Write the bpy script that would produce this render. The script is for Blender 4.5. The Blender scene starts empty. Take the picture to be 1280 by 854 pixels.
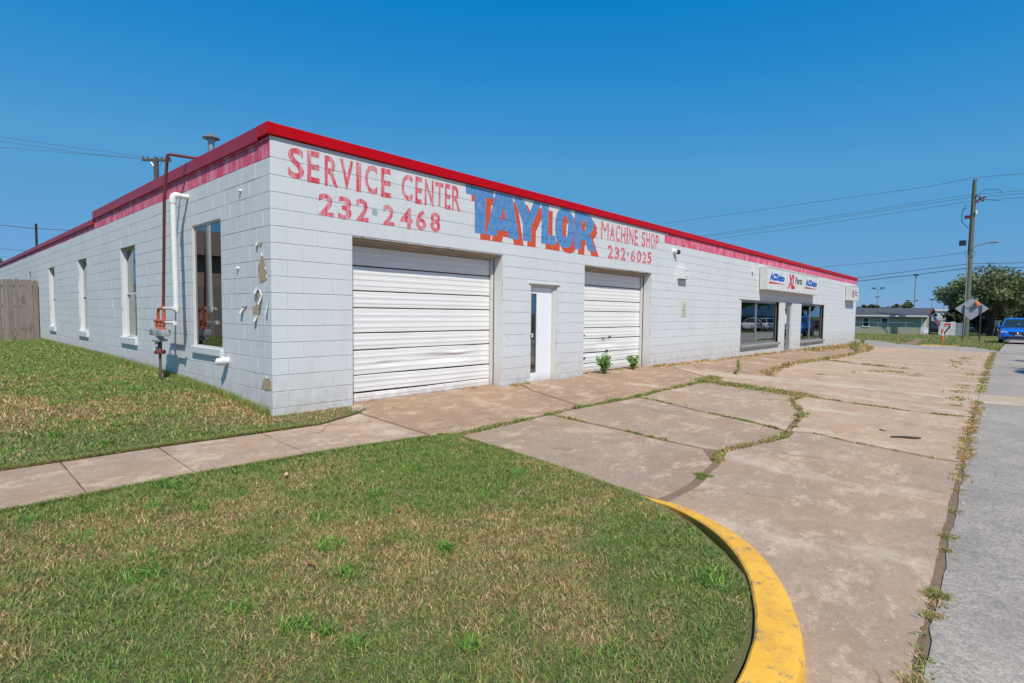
import bpy, bmesh, math, random
import numpy as np
from mathutils import Vector, Matrix
from mathutils.geometry import delaunay_2d_cdt
random.seed(7); RNG = np.random.default_rng(11)
S = bpy.context.scene; C = S.collection
# ------------------------------------------------------------------ camera, sky, sun, exposure
cam = bpy.data.objects.new('camera', bpy.data.cameras.new('camera')); C.objects.link(cam)
FOC, YAW, PIT, ROL = 684.2336, 0.736423188, 0.0517492967, 0.0103055943
fw = Vector((math.cos(YAW)*math.cos(PIT), math.sin(YAW)*math.cos(PIT), -math.sin(PIT)))
rt = Vector((math.sin(YAW), -math.cos(YAW), 0)); up = rt.cross(fw)
r2 = rt*math.cos(ROL)+up*math.sin(ROL); u2 = -rt*math.sin(ROL)+up*math.cos(ROL)
cam.matrix_world = Matrix(((r2.x, u2.x, -fw.x, -2.97244763), (r2.y, u2.y, -fw.y, -6.64244368), (r2.z, u2.z, -fw.z, 1.3007636), (0, 0, 0, 1)))
cam.data.sensor_width = 36; cam.data.lens = FOC/1280*36; cam.data.clip_start = .05; cam.data.clip_end = 6000
S.camera = cam
SUN = Vector((-.66, -1, 1.55)).normalized()
W = bpy.data.worlds.new('World'); S.world = W; W.use_nodes = True
wn = W.node_tree; wn.nodes.clear()
sky = wn.nodes.new('ShaderNodeTexSky'); sky.sky_type = 'NISHITA'; sky.sun_disc = False
sky.sun_elevation = math.asin(SUN.z); sky.sun_rotation = math.atan2(SUN.x, SUN.y)
sky.air_density = 1.0; sky.dust_density = 0.3; sky.ozone_density = 2.5; sky.altitude = 0
k1 = wn.nodes.new('ShaderNodeVectorMath'); k1.operation = 'SCALE'; k1.inputs['Scale'].default_value = .1
cv = wn.nodes.new('ShaderNodeRGBCurve')            # the clear deep azure of the photograph: grade of the whole sky, sun side included
for ch, pts in ((0, [(0, 0), (.105, .004), (.135, .024), (.209, .085), (.32, .112), (.45, .150), (.62, .180), (1, .5)]), (1, [(0, 0), (.18, .212), (.24, .262), (.337, .330), (.49, .350), (.66, .372), (1, .65)]), (2, [(0, 0), (.33, .565), (.42, .61), (.52, .64), (.66, .635), (1, .85)])):
    c_ = cv.mapping.curves[ch]; c_.points[0].location = pts[0]; c_.points[1].location = pts[-1]
    for p_ in pts[1:-1]: c_.points.new(*p_)
    for p_ in c_.points: p_.handle_type = 'VECTOR'
cv.mapping.extend = 'EXTRAPOLATED'; cv.mapping.update()
k2 = wn.nodes.new('ShaderNodeVectorMath'); k2.operation = 'SCALE'; k2.inputs['Scale'].default_value = 10
bg = wn.nodes.new('ShaderNodeBackground'); bg.inputs[1].default_value = .1
wo = wn.nodes.new('ShaderNodeOutputWorld')
wn.links.new(sky.outputs[0], k1.inputs[0]); wn.links.new(k1.outputs[0], cv.inputs['Color']); wn.links.new(cv.outputs[0], k2.inputs[0]); wn.links.new(k2.outputs[0], bg.inputs[0]); wn.links.new(bg.outputs[0], wo.inputs[0])
sl = bpy.data.lights.new('sun', 'SUN'); sl.energy = 4.55; sl.angle = math.radians(.53); sl.color = (1, .935, .845)
so = bpy.data.objects.new('sun', sl); C.objects.link(so); so.rotation_euler = SUN.to_track_quat('Z', 'Y').to_euler()
S.view_settings.view_transform = 'Standard'; S.view_settings.look = 'None'; S.view_settings.exposure = 0.0; S.view_settings.gamma = 1

# ------------------------------------------------------------------ helpers
def tag(o, label=None, cat=None, group=None, kind=None):
    if label: o['label'] = label
    if cat: o['category'] = cat
    if group: o['group'] = group
    if kind: o['kind'] = kind
    return o
def empty(name, loc=(0, 0, 0), rz=0, **k):
    o = bpy.data.objects.new(name, None); C.objects.link(o); o.location = loc; o.rotation_euler = (0, 0, rz); o.empty_display_size = .2
    return tag(o, **k)
def link(name, me, parent=None, loc=None):
    o = bpy.data.objects.new(name, me); C.objects.link(o)
    if parent: o.parent = parent
    if loc is not None: o.location = loc
    return o
def copy_tree(o, parent=None):
    c = o.copy(); C.objects.link(c); c.parent = parent
    for ch in list(o.children): copy_tree(ch, c)
    return c
class MB:
    def __init__(s): s.v = []; s.f = []; s.m = []; s.cm = 0
    def poly(s, pts):
        n = len(s.v); s.v += [tuple(p) for p in pts]; s.f.append(tuple(range(n, n+len(pts)))); s.m.append(s.cm); return s
    def faces(s, pts, fs):
        n = len(s.v); s.v += [tuple(p) for p in pts]
        for f in fs: s.f.append(tuple(n+i for i in f)); s.m.append(s.cm)
        return s
    def box(s, x0, x1, y0, y1, z0, z1, b=0):
        P = [(x, y, z) for z in (z0, z1) for y in (y0, y1) for x in (x0, x1)]
        if b <= 0:
            return s.faces(P, [(0, 2, 3, 1), (4, 5, 7, 6), (0, 1, 5, 4), (2, 6, 7, 3), (0, 4, 6, 2), (1, 3, 7, 5)])
        bm = bmesh.new(); vs = [bm.verts.new(p) for p in P]
        for f in [(0, 2, 3, 1), (4, 5, 7, 6), (0, 1, 5, 4), (2, 6, 7, 3), (0, 4, 6, 2), (1, 3, 7, 5)]: bm.faces.new([vs[i] for i in f])
        bmesh.ops.bevel(bm, geom=list(bm.edges), offset=b, segments=2, profile=.6, affect='EDGES')
        bm.verts.index_update(); s.faces([v.co[:] for v in bm.verts], [[v.index for v in f.verts] for f in bm.faces]); bm.free(); return s
    def obox(s, c, ux, uy, uz, hx, hy, hz):
        c, ux, uy, uz = map(Vector, (c, ux, uy, uz))
        P = [c+ux*a*hx+uy*b*hy+uz*d*hz for d in (-1, 1) for b in (-1, 1) for a in (-1, 1)]
        return s.faces(P, [(0, 2, 3, 1), (4, 5, 7, 6), (0, 1, 5, 4), (2, 6, 7, 3), (0, 4, 6, 2), (1, 3, 7, 5)])
    def tube(s, pts, r, n=10, cap=True):
        pts = [Vector(p) for p in pts]; rs = r if isinstance(r, (list, tuple)) else [r]*len(pts)
        base = len(s.v); prev = None
        for i, p in enumerate(pts):
            t = (pts[min(i+1, len(pts)-1)]-pts[max(i-1, 0)]).normalized()
            if prev is None: a = t.orthogonal().normalized()
            else: a = (prev-t*prev.dot(t)).normalized()
            prev = a; b = t.cross(a)
            for k in range(n):
                an = 2*math.pi*k/n; s.v.append(tuple(p+(a*math.cos(an)+b*math.sin(an))*rs[i]))
        for i in range(len(pts)-1):
            for k in range(n):
                q = base+i*n; s.f.append((q+k, q+(k+1) % n, q+n+(k+1) % n, q+n+k)); s.m.append(s.cm)
        if cap:
            s.f.append(tuple(base+k for k in reversed(range(n)))); s.m.append(s.cm)
            s.f.append(tuple(base+(len(pts)-1)*n+k for k in range(n))); s.m.append(s.cm)
        return s
    def lathe(s, prof, c=(0, 0, 0), n=16, axis='Z'):
        base = len(s.v)
        for (r, z) in prof:
            for k in range(n):
                a = 2*math.pi*k/n; x, y = r*math.cos(a), r*math.sin(a)
                p = {'Z': (x, y, z), 'X': (z, x, y), 'Y': (x, z, y)}[axis]
                s.v.append((c[0]+p[0], c[1]+p[1], c[2]+p[2]))
        for i in range(len(prof)-1):
            for k in range(n):
                q = base+i*n; s.f.append((q+k, q+(k+1) % n, q+n+(k+1) % n, q+n+k)); s.m.append(s.cm)
        return s
    def prism(s, poly, d0, d1, axis='Y'):   # poly in (u,v); extruded along axis
        def P(u, v, d): return {'Y': (u, d, v), 'X': (d, u, v), 'Z': (u, v, d)}[axis]
        n = len(poly); b = len(s.v)
        s.v += [P(u, v, d0) for u, v in poly]+[P(u, v, d1) for u, v in poly]
        s.f.append(tuple(b+i for i in range(n))); s.m.append(s.cm)
        s.f.append(tuple(b+n+i for i in reversed(range(n)))); s.m.append(s.cm)
        for i in range(n): s.f.append((b+i, b+(i+1) % n, b+n+(i+1) % n, b+n+i)); s.m.append(s.cm)
        return s
    def build(s, name, mats, parent=None, smooth=False, loc=None, fix=True):
        me = bpy.data.meshes.new(name); me.from_pydata(s.v, [], s.f)
        if not isinstance(mats, (list, tuple)): mats = [mats]
        for m in mats: me.materials.append(m)
        if len(mats) > 1: me.polygons.foreach_set('material_index', s.m)
        if fix:
            bm = bmesh.new(); bm.from_mesh(me); bmesh.ops.recalc_face_normals(bm, faces=bm.faces); bm.to_mesh(me); bm.free()
        if smooth:
            me.polygons.foreach_set('use_smooth', [True]*len(me.polygons))
            me.set_sharp_from_angle(angle=math.radians(40))
        me.update()
        return link(name, me, parent, loc)
# ---- node helpers
class Mt:
    def __init__(s, name):
        s.m = bpy.data.materials.new(name); s.m.use_nodes = True; s.t = s.m.node_tree; s.b = s.t.nodes['Principled BSDF']; s.o = s.t.nodes['Material Output']
        s.geo = s.t.nodes.new('ShaderNodeNewGeometry')
    def n(s, typ, **k):
        x = s.t.nodes.new(typ)
        for a, v in k.items(): setattr(x, a, v)
        return x
    def l(s, a, b): s.t.links.new(a, b)
    def coord(s, scale=(1, 1, 1), obj=False):
        mp = s.n('ShaderNodeMapping'); mp.inputs['Scale'].default_value = scale
        if obj: tc = s.n('ShaderNodeTexCoord'); s.l(tc.outputs['Object'], mp.inputs[0])
        else: s.l(s.geo.outputs['Position'], mp.inputs[0])
        return mp.outputs[0]
    def noise(s, scale, detail=4, rough=.55, vec=None, lo=None, hi=None, typ='n'):
        if typ == 'v':
            x = s.n('ShaderNodeTexVoronoi'); x.inputs['Scale'].default_value = scale; out = x.outputs['Distance']
        else:
            x = s.n('ShaderNodeTexNoise'); x.inputs['Scale'].default_value = scale; x.inputs['Detail'].default_value = detail; x.inputs['Roughness'].default_value = rough; out = x.outputs['Fac']
        s.l(vec if vec is not None else s.geo.outputs['Position'], x.inputs['Vector'])
        if lo is not None:
            r = s.n('ShaderNodeMapRange'); r.inputs[1].default_value = lo; r.inputs[2].default_value = hi; s.l(out, r.inputs[0]); out = r.outputs[0]
        return out
    def rng(s, x, a, b, c=0, d=1):
        r = s.n('ShaderNodeMapRange'); s.l(x, r.inputs[0])
        for i, v in enumerate((a, b, c, d)): r.inputs[i+1].default_value = v
        return r.outputs[0]
    def mul(s, a, b, op='MULTIPLY'):
        x = s.n('ShaderNodeMath', operation=op)
        for i, v in enumerate((a, b)):
            if isinstance(v, (int, float)): x.inputs[i].default_value = v
            else: s.l(v, x.inputs[i])
        return x.outputs[0]
    def mix(s, fac, a, b, mode='MIX'):
        x = s.n('ShaderNodeMix', data_type='RGBA', blend_type=mode)
        for i, v in ((0, fac), (6, a), (7, b)):
            if isinstance(v, (int, float)): x.inputs[i].default_value = v
            elif isinstance(v, tuple): x.inputs[i].default_value = (*v, 1)
            else: s.l(v, x.inputs[i])
        return x.outputs[2]
    def sep(s, i):
        x = s.n('ShaderNodeSeparateXYZ'); s.l(s.geo.outputs['Position'], x.inputs[0]); return x.outputs[i]
    def bump(s, h, strength=.3, dist=.01, prev=None):
        x = s.n('ShaderNodeBump'); x.inputs['Strength'].default_value = strength; x.inputs['Distance'].default_value = dist; s.l(h, x.inputs['Height'])
        if prev is not None: s.l(prev, x.inputs['Normal'])
        return x.outputs[0]
    def out(s, col=None, rough=None, normal=None, metal=None, spec=None):
        for k, v in (('Base Color', col), ('Roughness', rough), ('Normal', normal), ('Metallic', metal), ('Specular IOR Level', spec)):
            if v is None: continue
            if isinstance(v, (int, float)): s.b.inputs[k].default_value = v
            elif isinstance(v, tuple): s.b.inputs[k].default_value = (*v, 1)
            else: s.l(v, s.b.inputs[k])
        return s.m
def simple(name, col, rough=.6, metal=0, var=.12, scale=6, bump=.15, bscale=60, obj=False):
    M = Mt(name); v = M.noise(scale, 5, .6, lo=.3, hi=.7)
    dark = tuple(c*(1-var) for c in col); lite = tuple(min(1, c*(1+var)) for c in col)
    h = M.noise(bscale, 3, .6)
    return M.out(M.mix(v, dark, lite), rough, M.bump(h, bump, .004), metal, .2 if 'coping' in name else None)
def wallmat(name, col, wear=None, wear_amt=0.):
    M = Mt(name)
    oi = M.n('ShaderNodeObjectInfo')
    big = M.noise(.8, 4, .6, lo=.3, hi=.7); fine = M.noise(45, 5, .65, lo=.35, hi=.65)
    c = M.mix(big, tuple(x*.93 for x in col), col)
    c = M.mix(M.mul(M.rng(oi.outputs['Random'], 0, 1), .16), c, tuple(x*.86 for x in col))
    c = M.mix(M.mul(fine, .10), c, tuple(x*.7 for x in col))
    if wear:   # chalky streaks in the coloured band
        st = M.noise(3.5, 6, .75, vec=M.coord((1, 1, .35)), lo=.46, hi=.66)
        c = M.mix(M.mul(st, wear_amt), c, wear)
    sp = M.noise(16, 6, .8, lo=.70, hi=.74); msk = M.noise(1.1, 3, .5, lo=.5, hi=.62)
    c = M.mix(M.mul(M.mul(sp, msk), .8), c, (.16, .14, .12))                # chips and mould specks
    cv_ = M.n('ShaderNodeTexVoronoi', feature='DISTANCE_TO_EDGE'); cv_.inputs['Scale'].default_value = 2.3; dn = M.n('ShaderNodeTexNoise'); dn.inputs['Scale'].default_value = 9; dn.inputs['Detail'].default_value = 7; M.l(M.geo.outputs['Position'], dn.inputs['Vector'])
    av = M.n('ShaderNodeVectorMath', operation='MULTIPLY_ADD'); av.inputs[1].default_value = (.25, .25, .25); M.l(dn.outputs['Color'], av.inputs[0]); M.l(M.geo.outputs['Position'], av.inputs[2]); M.l(av.outputs[0], cv_.inputs['Vector'])
    hair = M.mul(M.rng(cv_.outputs['Distance'], .009, .002), M.noise(.8, 4, .6, lo=.56, hi=.62)); c = M.mix(M.mul(hair, .55), c, (.22, .20, .18))
    st2 = M.noise(2.2, 5, .7, vec=M.coord((1.5, 1.5, .25)), lo=.52, hi=.75)
    c = M.mix(M.mul(st2, .22), c, (.42, .40, .36))                           # run-off stains
    z = M.sep(2); low = M.rng(z, .60, -.1, 0, 1); lown = M.mul(low, M.noise(5, 7, .8, lo=.38, hi=.6))
    c = M.mix(M.mul(lown, .7), c, (.45, .34, .26))                          # splashed dirt near the ground
    h = M.noise(150, 3, .7); h2 = M.noise(28, 5, .7)
    nb = M.bump(h2, .55, .006, M.bump(h, .35, .002))
    return M.out(c, .62, nb, spec=.35)
WC = (.668, .690, .702)
MW = wallmat('painted_block', WC)
MP = wallmat('pink_band', (.70, .085, .17), (.80, .40, .48), .95)
def joint_mat():
    M = Mt('mortar_joint'); f = M.noise(1.9, 6, .75, lo=.50, hi=.57)
    return M.out(M.mix(f, (.60, .61, .62), (.13, .11, .09)), .8)
MJ = joint_mat()
MJP = simple('pink_joint', (.42, .05, .1), .8)
MRED = simple('red_coping', (.50, .0, .004), .42, 0, .06, 3, .05, 8)
MRED_SHADE = simple('shaded_red_coping', (.36, .022, .04), .38, 0, .10, 2, .05, 8)  # duller copy for the side coping, its weaker sunlight put into the colour
def letter_mat(name, col, under=WC, thr=(.46, .62), amt=.85, vs=(9, 9, 1.6)):
    M = Mt(name); f = M.noise(2.4, 6, .72, vec=M.coord(vs), lo=thr[0], hi=thr[1]); g = M.noise(34, 4, .8, lo=.52, hi=.7)
    fac = M.mul(M.mul(f, amt), 1.0); fac = M.mul(fac, M.mul(g, .16), 'ADD')
    x = M.n('ShaderNodeClamp'); M.l(fac, x.inputs[0])
    h = M.noise(28, 5, .7)
    return M.out(M.mix(x.outputs[0], col, tuple(u*.95 for u in under)), .6, M.bump(h, .5, .006), spec=.35)
ML_RED = letter_mat('sign_paint_red', (.66, .035, .075), thr=(.42, .70), amt=.72)
ML_BLUE = letter_mat('sign_paint_blue', (.055, .22, .50), thr=(.46, .75), amt=.42, vs=(14, 14, 2.5))
ML_OR = letter_mat('sign_paint_orange', (.62, .075, .022), thr=(.55, .8), amt=.4)
ML_GREY = letter_mat('sign_paint_grey', (.33, .38, .42), thr=(.5, .8), amt=.3)
def metal_white(name, col=(.78, .78, .78), dirt=.5):
    M = Mt(name); a = M.noise(1.3, 6, .7, vec=M.coord((1, 1, 3)), lo=.52, hi=.75); b = M.noise(9, 5, .8, vec=M.coord((1, 1, 4)), lo=.62, hi=.72)
    c = M.mix(M.mul(a, dirt*.45), col, (.42, .40, .37)); c = M.mix(M.mul(b, dirt*.5), c, (.3, .22, .15))
    lw = M.mul(M.rng(M.sep(2), .16, -.05), M.noise(7, 6, .75, lo=.35, hi=.6)); c = M.mix(M.mul(lw, .75), c, (.34, .22, .13))
    return M.out(c, .42, M.bump(M.noise(5, 3, .6), .12, .01))
MGD = metal_white('garage_white', (.80, .79, .775), .35)
MTRIM = metal_white('white_trim', (.62, .60, .56), .6)
MDOOR = metal_white('door_white', (.82, .84, .87), .15)
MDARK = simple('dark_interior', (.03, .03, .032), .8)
MBLK = simple('black_rubber', (.02, .02, .021), .6)
MALU = simple('aluminium', (.45, .46, .47), .35, .8, .1, 9)
MSILL = simple('grey_sill', (.26, .25, .245), .8, 0, .2, 10, .3)
MCEIL = simple('soffit_brown', (.40, .33, .27), .8, 0, .2, 6)
MCONC_EDGE = simple('bare_block', (.44, .32, .215), .9, 0, .15, 20, .5, 120)
MRUST = simple('rust_red_pipe', (.16, .035, .03), .55, .2, .3, 12, .2)
MORNG = simple('orange_rust_fitting', (.50, .12, .05), .6, .1, .35, 30, .3)
MGREY = simple('grey_cast_metal', (.38, .40, .42), .5, .3, .15, 12)
MPIPE = simple('dark_rusted_pipe', (.12, .10, .09), .7, .3, .5, 30, .4)
MPVC = simple('white_pvc', (.74, .74, .72), .35, 0, .06, 5, .05)
MGALV = simple('galvanised', (.42, .42, .41), .4, .7, .2, 14)
MPLASTIC = simple('sign_cabinet', (.62, .62, .59), .4, 0, .06, 4, .05)
MSIGNW = simple('sign_face_white', (.74, .75, .73), .3, 0, .05, 3, .03)
MSB = simple('sign_blue', (.012, .10, .50), .35, 0, .03); MSR = simple('sign_red', (.62, .02, .03), .35, 0, .03); MSG = simple('sign_dark_grey', (.14, .13, .16), .4, 0, .03)
def glass(name, tint=(.55, .6, .6), refl=.14):
    M = Mt(name); t = M.t; t.nodes.remove(M.b)
    tr = M.n('ShaderNodeBsdfTransparent'); tr.inputs[0].default_value = (*tint, 1)
    gl = M.n('ShaderNodeBsdfGlossy'); gl.inputs['Roughness'].default_value = .012; gl.inputs[0].default_value = (.93, .97, 1, 1)
    lw = M.n('ShaderNodeFresnel'); lw.inputs[0].default_value = 1.85
    ad = M.mul(lw.outputs[0], refl, 'ADD'); M.l(M.bump(M.noise(1.1, 2, .5), .035, .05), gl.inputs['Normal'])
    mx = M.n('ShaderNodeMixShader'); M.l(ad, mx.inputs[0]); M.l(tr.outputs[0], mx.inputs[1]); M.l(gl.outputs[0], mx.inputs[2]); M.l(mx.outputs[0], M.o.inputs[0])
    return M.m
MGL = glass('window_glass'); MGLD = glass('store_glass', (.30, .33, .33), .22)
def wood(name, col):
    M = Mt(name); oi = M.n('ShaderNodeObjectInfo')
    g = M.noise(14, 6, .75, vec=M.coord((3, 3, .12)), lo=.3, hi=.7); s = M.noise(2, 4, .6, vec=M.coord((1, 1, .4)), lo=.5, hi=.75)
    c = M.mix(g, tuple(x*.55 for x in col), col); c = M.mix(M.mul(s, .6), c, tuple(x*.35 for x in col))
    c = M.mix(M.mul(oi.outputs['Random'], .6), c, tuple(x*.5 for x in col)); kn = M.noise(6, 6, .8, vec=M.coord((1, 1, .5)), lo=.55, hi=.62); c = M.mix(M.mul(kn, .6), c, tuple(x*.3 for x in col))
    return M.out(c, .85, M.bump(g, .5, .01))
MFENCE = wood('weathered_wood', (.33, .275, .23)); MPOLE = wood('treated_pole', (.22, .235, .17)); MPOLED = wood('old_pole', (.14, .125, .11))
def concrete(name, col, red=0., speck=.5):
    M = Mt(name); oi = M.n('ShaderNodeObjectInfo')
    a = M.noise(.7, 6, .65, lo=.35, hi=.68); b = M.noise(3.2, 6, .72, lo=.4, hi=.66); f = M.noise(110, 3, .7, lo=.42, hi=.6); v = M.noise(70, 0, .5, typ='v', lo=.05, hi=.28)
    c = M.mix(a, tuple(x*.70 for x in col), tuple(min(1, x*1.12) for x in col))
    c = M.mix(M.mul(b, .5), c, (col[0]*.60, col[1]*.62, col[2]*.66))
    c = M.mix(M.mul(M.rng(oi.outputs['Random'], 0, 1), .45), c, (col[0]*.74, col[1]*.76, col[2]*.75))
    if red: c = M.mix(M.mul(M.noise(.9, 5, .6, lo=.3, hi=.62), red), c, (.30, .155, .095))
    st = M.noise(1.0, 6, .7, vec=M.coord((.35, 1.6, 1)), lo=.54, hi=.72)
    c = M.mix(M.mul(st, .5), c, (.60, .44, .30))
    bl = M.noise(9, 6, .75, lo=.42, hi=.62); c = M.mix(M.mul(bl, .5), c, tuple(x*.66 for x in col)); wp = M.noise(22, 5, .8, lo=.56, hi=.70); c = M.mix(M.mul(wp, .55), c, (.56, .49, .41))
    f2 = M.noise(48, 4, .8, lo=.45, hi=.62); c = M.mix(M.mul(f2, speck*.9), c, tuple(x*.6 for x in col))
    c = M.mix(M.mul(f, speck*.9), c, tuple(x*.5 for x in col))
    w = M.n('ShaderNodeTexVoronoi'); w.inputs['Scale'].default_value = 34; M.l(M.geo.outputs['Position'], w.inputs['Vector'])
    c = M.mix(M.mul(M.rng(w.outputs['Distance'], .13, .07), .45*speck), c, (.62, .56, .48))
    q1 = M.noise(1.5, 10, .78, lo=.49, hi=.56); c = M.mix(M.mul(q1, .6), c, (col[0]*.60, col[1]*.55, col[2]*.50)); q4 = M.noise(.45, 8, .7, lo=.46, hi=.60); c = M.mix(M.mul(q4, .38), c, (.50, .31, .18))
    q2 = M.noise(3.3, 10, .8, vec=M.coord((.8, 1.3, 1)), lo=.52, hi=.60); c = M.mix(M.mul(q2, .5), c, (.68, .52, .37))
    q3 = M.noise(26, 6, .85, lo=.50, hi=.57); c = M.mix(M.mul(q3, .38), c, (col[0]*.5, col[1]*.5, col[2]*.5))
    w2 = M.n('ShaderNodeTexVoronoi'); w2.inputs['Scale'].default_value = 17; M.l(M.geo.outputs['Position'], w2.inputs['Vector']); c = M.mix(M.mul(M.rng(w2.outputs['Distance'], .14, .10), .55), c, (.66, .58, .48))
    ol = M.noise(2.6, 3, .5, lo=.66, hi=.74); c = M.mix(M.mul(ol, .5), c, tuple(x*.42 for x in col))
    ty = M.n('ShaderNodeTexWave'); ty.inputs['Scale'].default_value = .33; ty.inputs['Distortion'].default_value = 3.5; ty.inputs['Detail'].default_value = 3; ty.inputs['Detail Scale'].default_value = .6; M.l(M.coord((.5, 1, 1)), ty.inputs[0])
    c = M.mix(M.mul(M.mul(M.rng(ty.outputs['Fac'], .86, .98), M.noise(1.7, 5, .7, lo=.45, hi=.62)), .5), c, (.66, .54, .42))
    cr = M.n('ShaderNodeTexVoronoi', feature='DISTANCE_TO_EDGE'); cr.inputs['Scale'].default_value = .42
    dis = M.n('ShaderNodeTexNoise'); dis.inputs['Scale'].default_value = 2.5; dis.inputs['Detail'].default_value = 6; M.l(M.geo.outputs['Position'], dis.inputs['Vector'])
    ad = M.n('ShaderNodeVectorMath', operation='MULTIPLY_ADD'); ad.inputs[1].default_value = (.5, .5, .5); M.l(dis.outputs['Color'], ad.inputs[0]); M.l(M.geo.outputs['Position'], ad.inputs[2]); M.l(ad.outputs[0], cr.inputs['Vector'])
    crk = M.mul(M.rng(cr.outputs['Distance'], .006, .001), M.noise(.5, 3, .5, lo=.54, hi=.60))
    c = M.mix(M.mul(crk, .75), c, (.08, .065, .05))
    h = M.noise(160, 4, .75)
    return M.out(c, .88, M.bump(crk, -.5, .01, M.bump(h, .45, .004)), spec=.25)
MCON = concrete('lot_concrete', (.50, .368, .27)); MCONM = concrete('lot_concrete_mid', (.55, .405, .295)); MCONB = concrete('lot_concrete_bleached', (.66, .475, .335)); MCONR = concrete('rust_stained_concrete', (.50, .345, .235), .55); MWALK = concrete('walk_concrete', (.56, .41, .30), .12)
MSTRIP = concrete('pale_concrete', (.68, .54, .405), 0, .4); MEDGE = concrete('edge_concrete', (.50, .42, .33), 0, .4)
def asphalt(name, base, lite, sc=55):
    M = Mt(name)
    v = M.n('ShaderNodeTexVoronoi'); v.inputs['Scale'].default_value = sc; M.l(M.geo.outputs['Position'], v.inputs['Vector'])
    bw = M.n('ShaderNodeRGBToBW'); M.l(v.outputs['Color'], bw.inputs[0])
    v2 = M.noise(130, 4, .8, lo=.38, hi=.62); c = M.mix(M.mul(M.mul(M.rng(bw.outputs[0], .25, .8), .55), M.mul(v2, .45), 'ADD'), base, lite)
    c = M.mix(M.mul(M.noise(1.1, 9, .8, lo=.45, hi=.62), .5), c, tuple(x*.8 for x in base)); c = M.mix(M.mul(M.noise(14, 6, .85, lo=.50, hi=.60), .35), c, tuple(x*.6 for x in base)); c = M.mix(M.mul(M.noise(.25, 4, .6, lo=.4, hi=.7), .3), c, tuple(x*1.15 for x in lite))
    return M.out(c, .85, M.bump(v.outputs['Distance'], -.5, .005), spec=.3)
MROAD = asphalt('chipseal_road', (.20, .175, .150), (.53, .462, .385), 95); MSTREET = asphalt('grey_street', (.28, .24, .205), (.44, .375, .32), 30)
def soil(name, a, b, c3):
    M = Mt(name); x = M.noise(.9, 6, .7, lo=.35, hi=.65); y = M.noise(25, 5, .8, lo=.35, hi=.65)
    c = M.mix(x, a, b); c = M.mix(M.mul(y, .6), c, c3); return M.out(c, .95, M.bump(M.noise(40, 5, .8), .8, .02), spec=.1)
MSOIL = soil('lawn_soil', (.16, .17, .06), (.21, .18, .085), (.09, .08, .035)); MDIRT = soil('dirt', (.26, .17, .11), (.33, .24, .17), (.16, .10, .07))
MTERR = soil('terrain_grass', (.07, .095, .03), (.13, .12, .05), (.05, .06, .02))
def leafmat(name, trans=.35, rough=.55):
    M = Mt(name); at = M.n('ShaderNodeAttribute'); at.attribute_name = 'col'
    M.l(at.outputs['Color'], M.b.inputs['Base Color']); M.b.inputs['Roughness'].default_value = rough; M.b.inputs['Specular IOR Level'].default_value = .3
    td = M.n('ShaderNodeBsdfTranslucent'); M.l(at.outputs['Color'], td.inputs[0])
    mx = M.n('ShaderNodeMixShader'); mx.inputs[0].default_value = trans; M.l(M.b.outputs[0], mx.inputs[1]); M.l(td.outputs[0], mx.inputs[2]); M.l(mx.outputs[0], M.o.inputs[0])
    return M.m
MGRASS = leafmat('grass_blade'); MLEAF = leafmat('tree_leaf', .25)
MBARK = wood('bark', (.09, .07, .055))
# ------------------------------------------------------------------ terrain
def base(x): return -0.28*np.clip((x-8)/26, 0, 1)
def gz(x, y):
    x = np.asarray(x, float); y = np.asarray(y, float)
    h = np.where(x < 0.3, 0.22*(1-np.exp(-np.maximum(y, 0)/2.8)), base(x))
    t = np.clip(-y/6.3, 0, 1); r = -0.22-0.10*np.clip(x/34, 0, 1)
    z = np.where(y >= 0, h, base(x)*(1-t)+r*t)
    return z-0.0127*np.clip(x-45, 0, 80)
def g1(x, y): return float(gz(x, y))
def vnoise(x, y, sc, seed):
    r = np.random.default_rng(seed).random((64, 64)); X = x/sc+300; Y = y/sc+300; xi = np.floor(X).astype(int); yi = np.floor(Y).astype(int); fx = X-xi; fy = Y-yi
    fx = fx*fx*(3-2*fx); fy = fy*fy*(3-2*fy); a = r[xi % 64, yi % 64]; b = r[(xi+1) % 64, yi % 64]; c = r[xi % 64, (yi+1) % 64]; d = r[(xi+1) % 64, (yi+1) % 64]
    return (a*(1-fx)+b*fx)*(1-fy)+(c*(1-fx)+d*fx)*fy
def inside(poly, x, y):
    ins = np.zeros(len(x), bool); n = len(poly)
    for i in range(n):
        x0, y0 = poly[i]; x1, y1 = poly[(i+1) % n]
        c = ((y0 > y) != (y1 > y)) & (x < (x1-x0)*(y-y0)/(y1-y0+1e-12)+x0); ins ^= c
    return ins
def area(poly): return sum(poly[i][0]*poly[(i+1) % len(poly)][1]-poly[(i+1) % len(poly)][0]*poly[i][1] for i in range(len(poly)))/2
def inset(poly, d):
    if area(poly) < 0: poly = poly[::-1]
    n = len(poly); out = []
    for i in range(n):
        p, q, r = Vector(poly[i-1]), Vector(poly[i]), Vector(poly[(i+1) % n])
        a = (q-p).normalized(); b = (r-q).normalized(); na = Vector((-a.y, a.x)); nb = Vector((-b.y, b.x)); m = (na+nb)
        if m.length < .3: m = na
        m.normalize(); k = d/max(.45, m.dot(na)); out.append((q.x+m.x*k, q.y+m.y*k))
    return out
def densify(poly, step, jit=0.):
    o = []
    for i in range(len(poly)):
        a = Vector(poly[i]); b = Vector(poly[(i+1) % len(poly)]); n = max(1, int((b-a).length/step)); nn = Vector((-(b-a).y, (b-a).x)).normalized() if (b-a).length > 0 else Vector((0, 0))
        for k in range(n):
            p = a.lerp(b, k/n)
            if jit and k: p = p+nn*random.uniform(-jit, jit)
            o.append((p.x, p.y))
    return o
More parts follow.
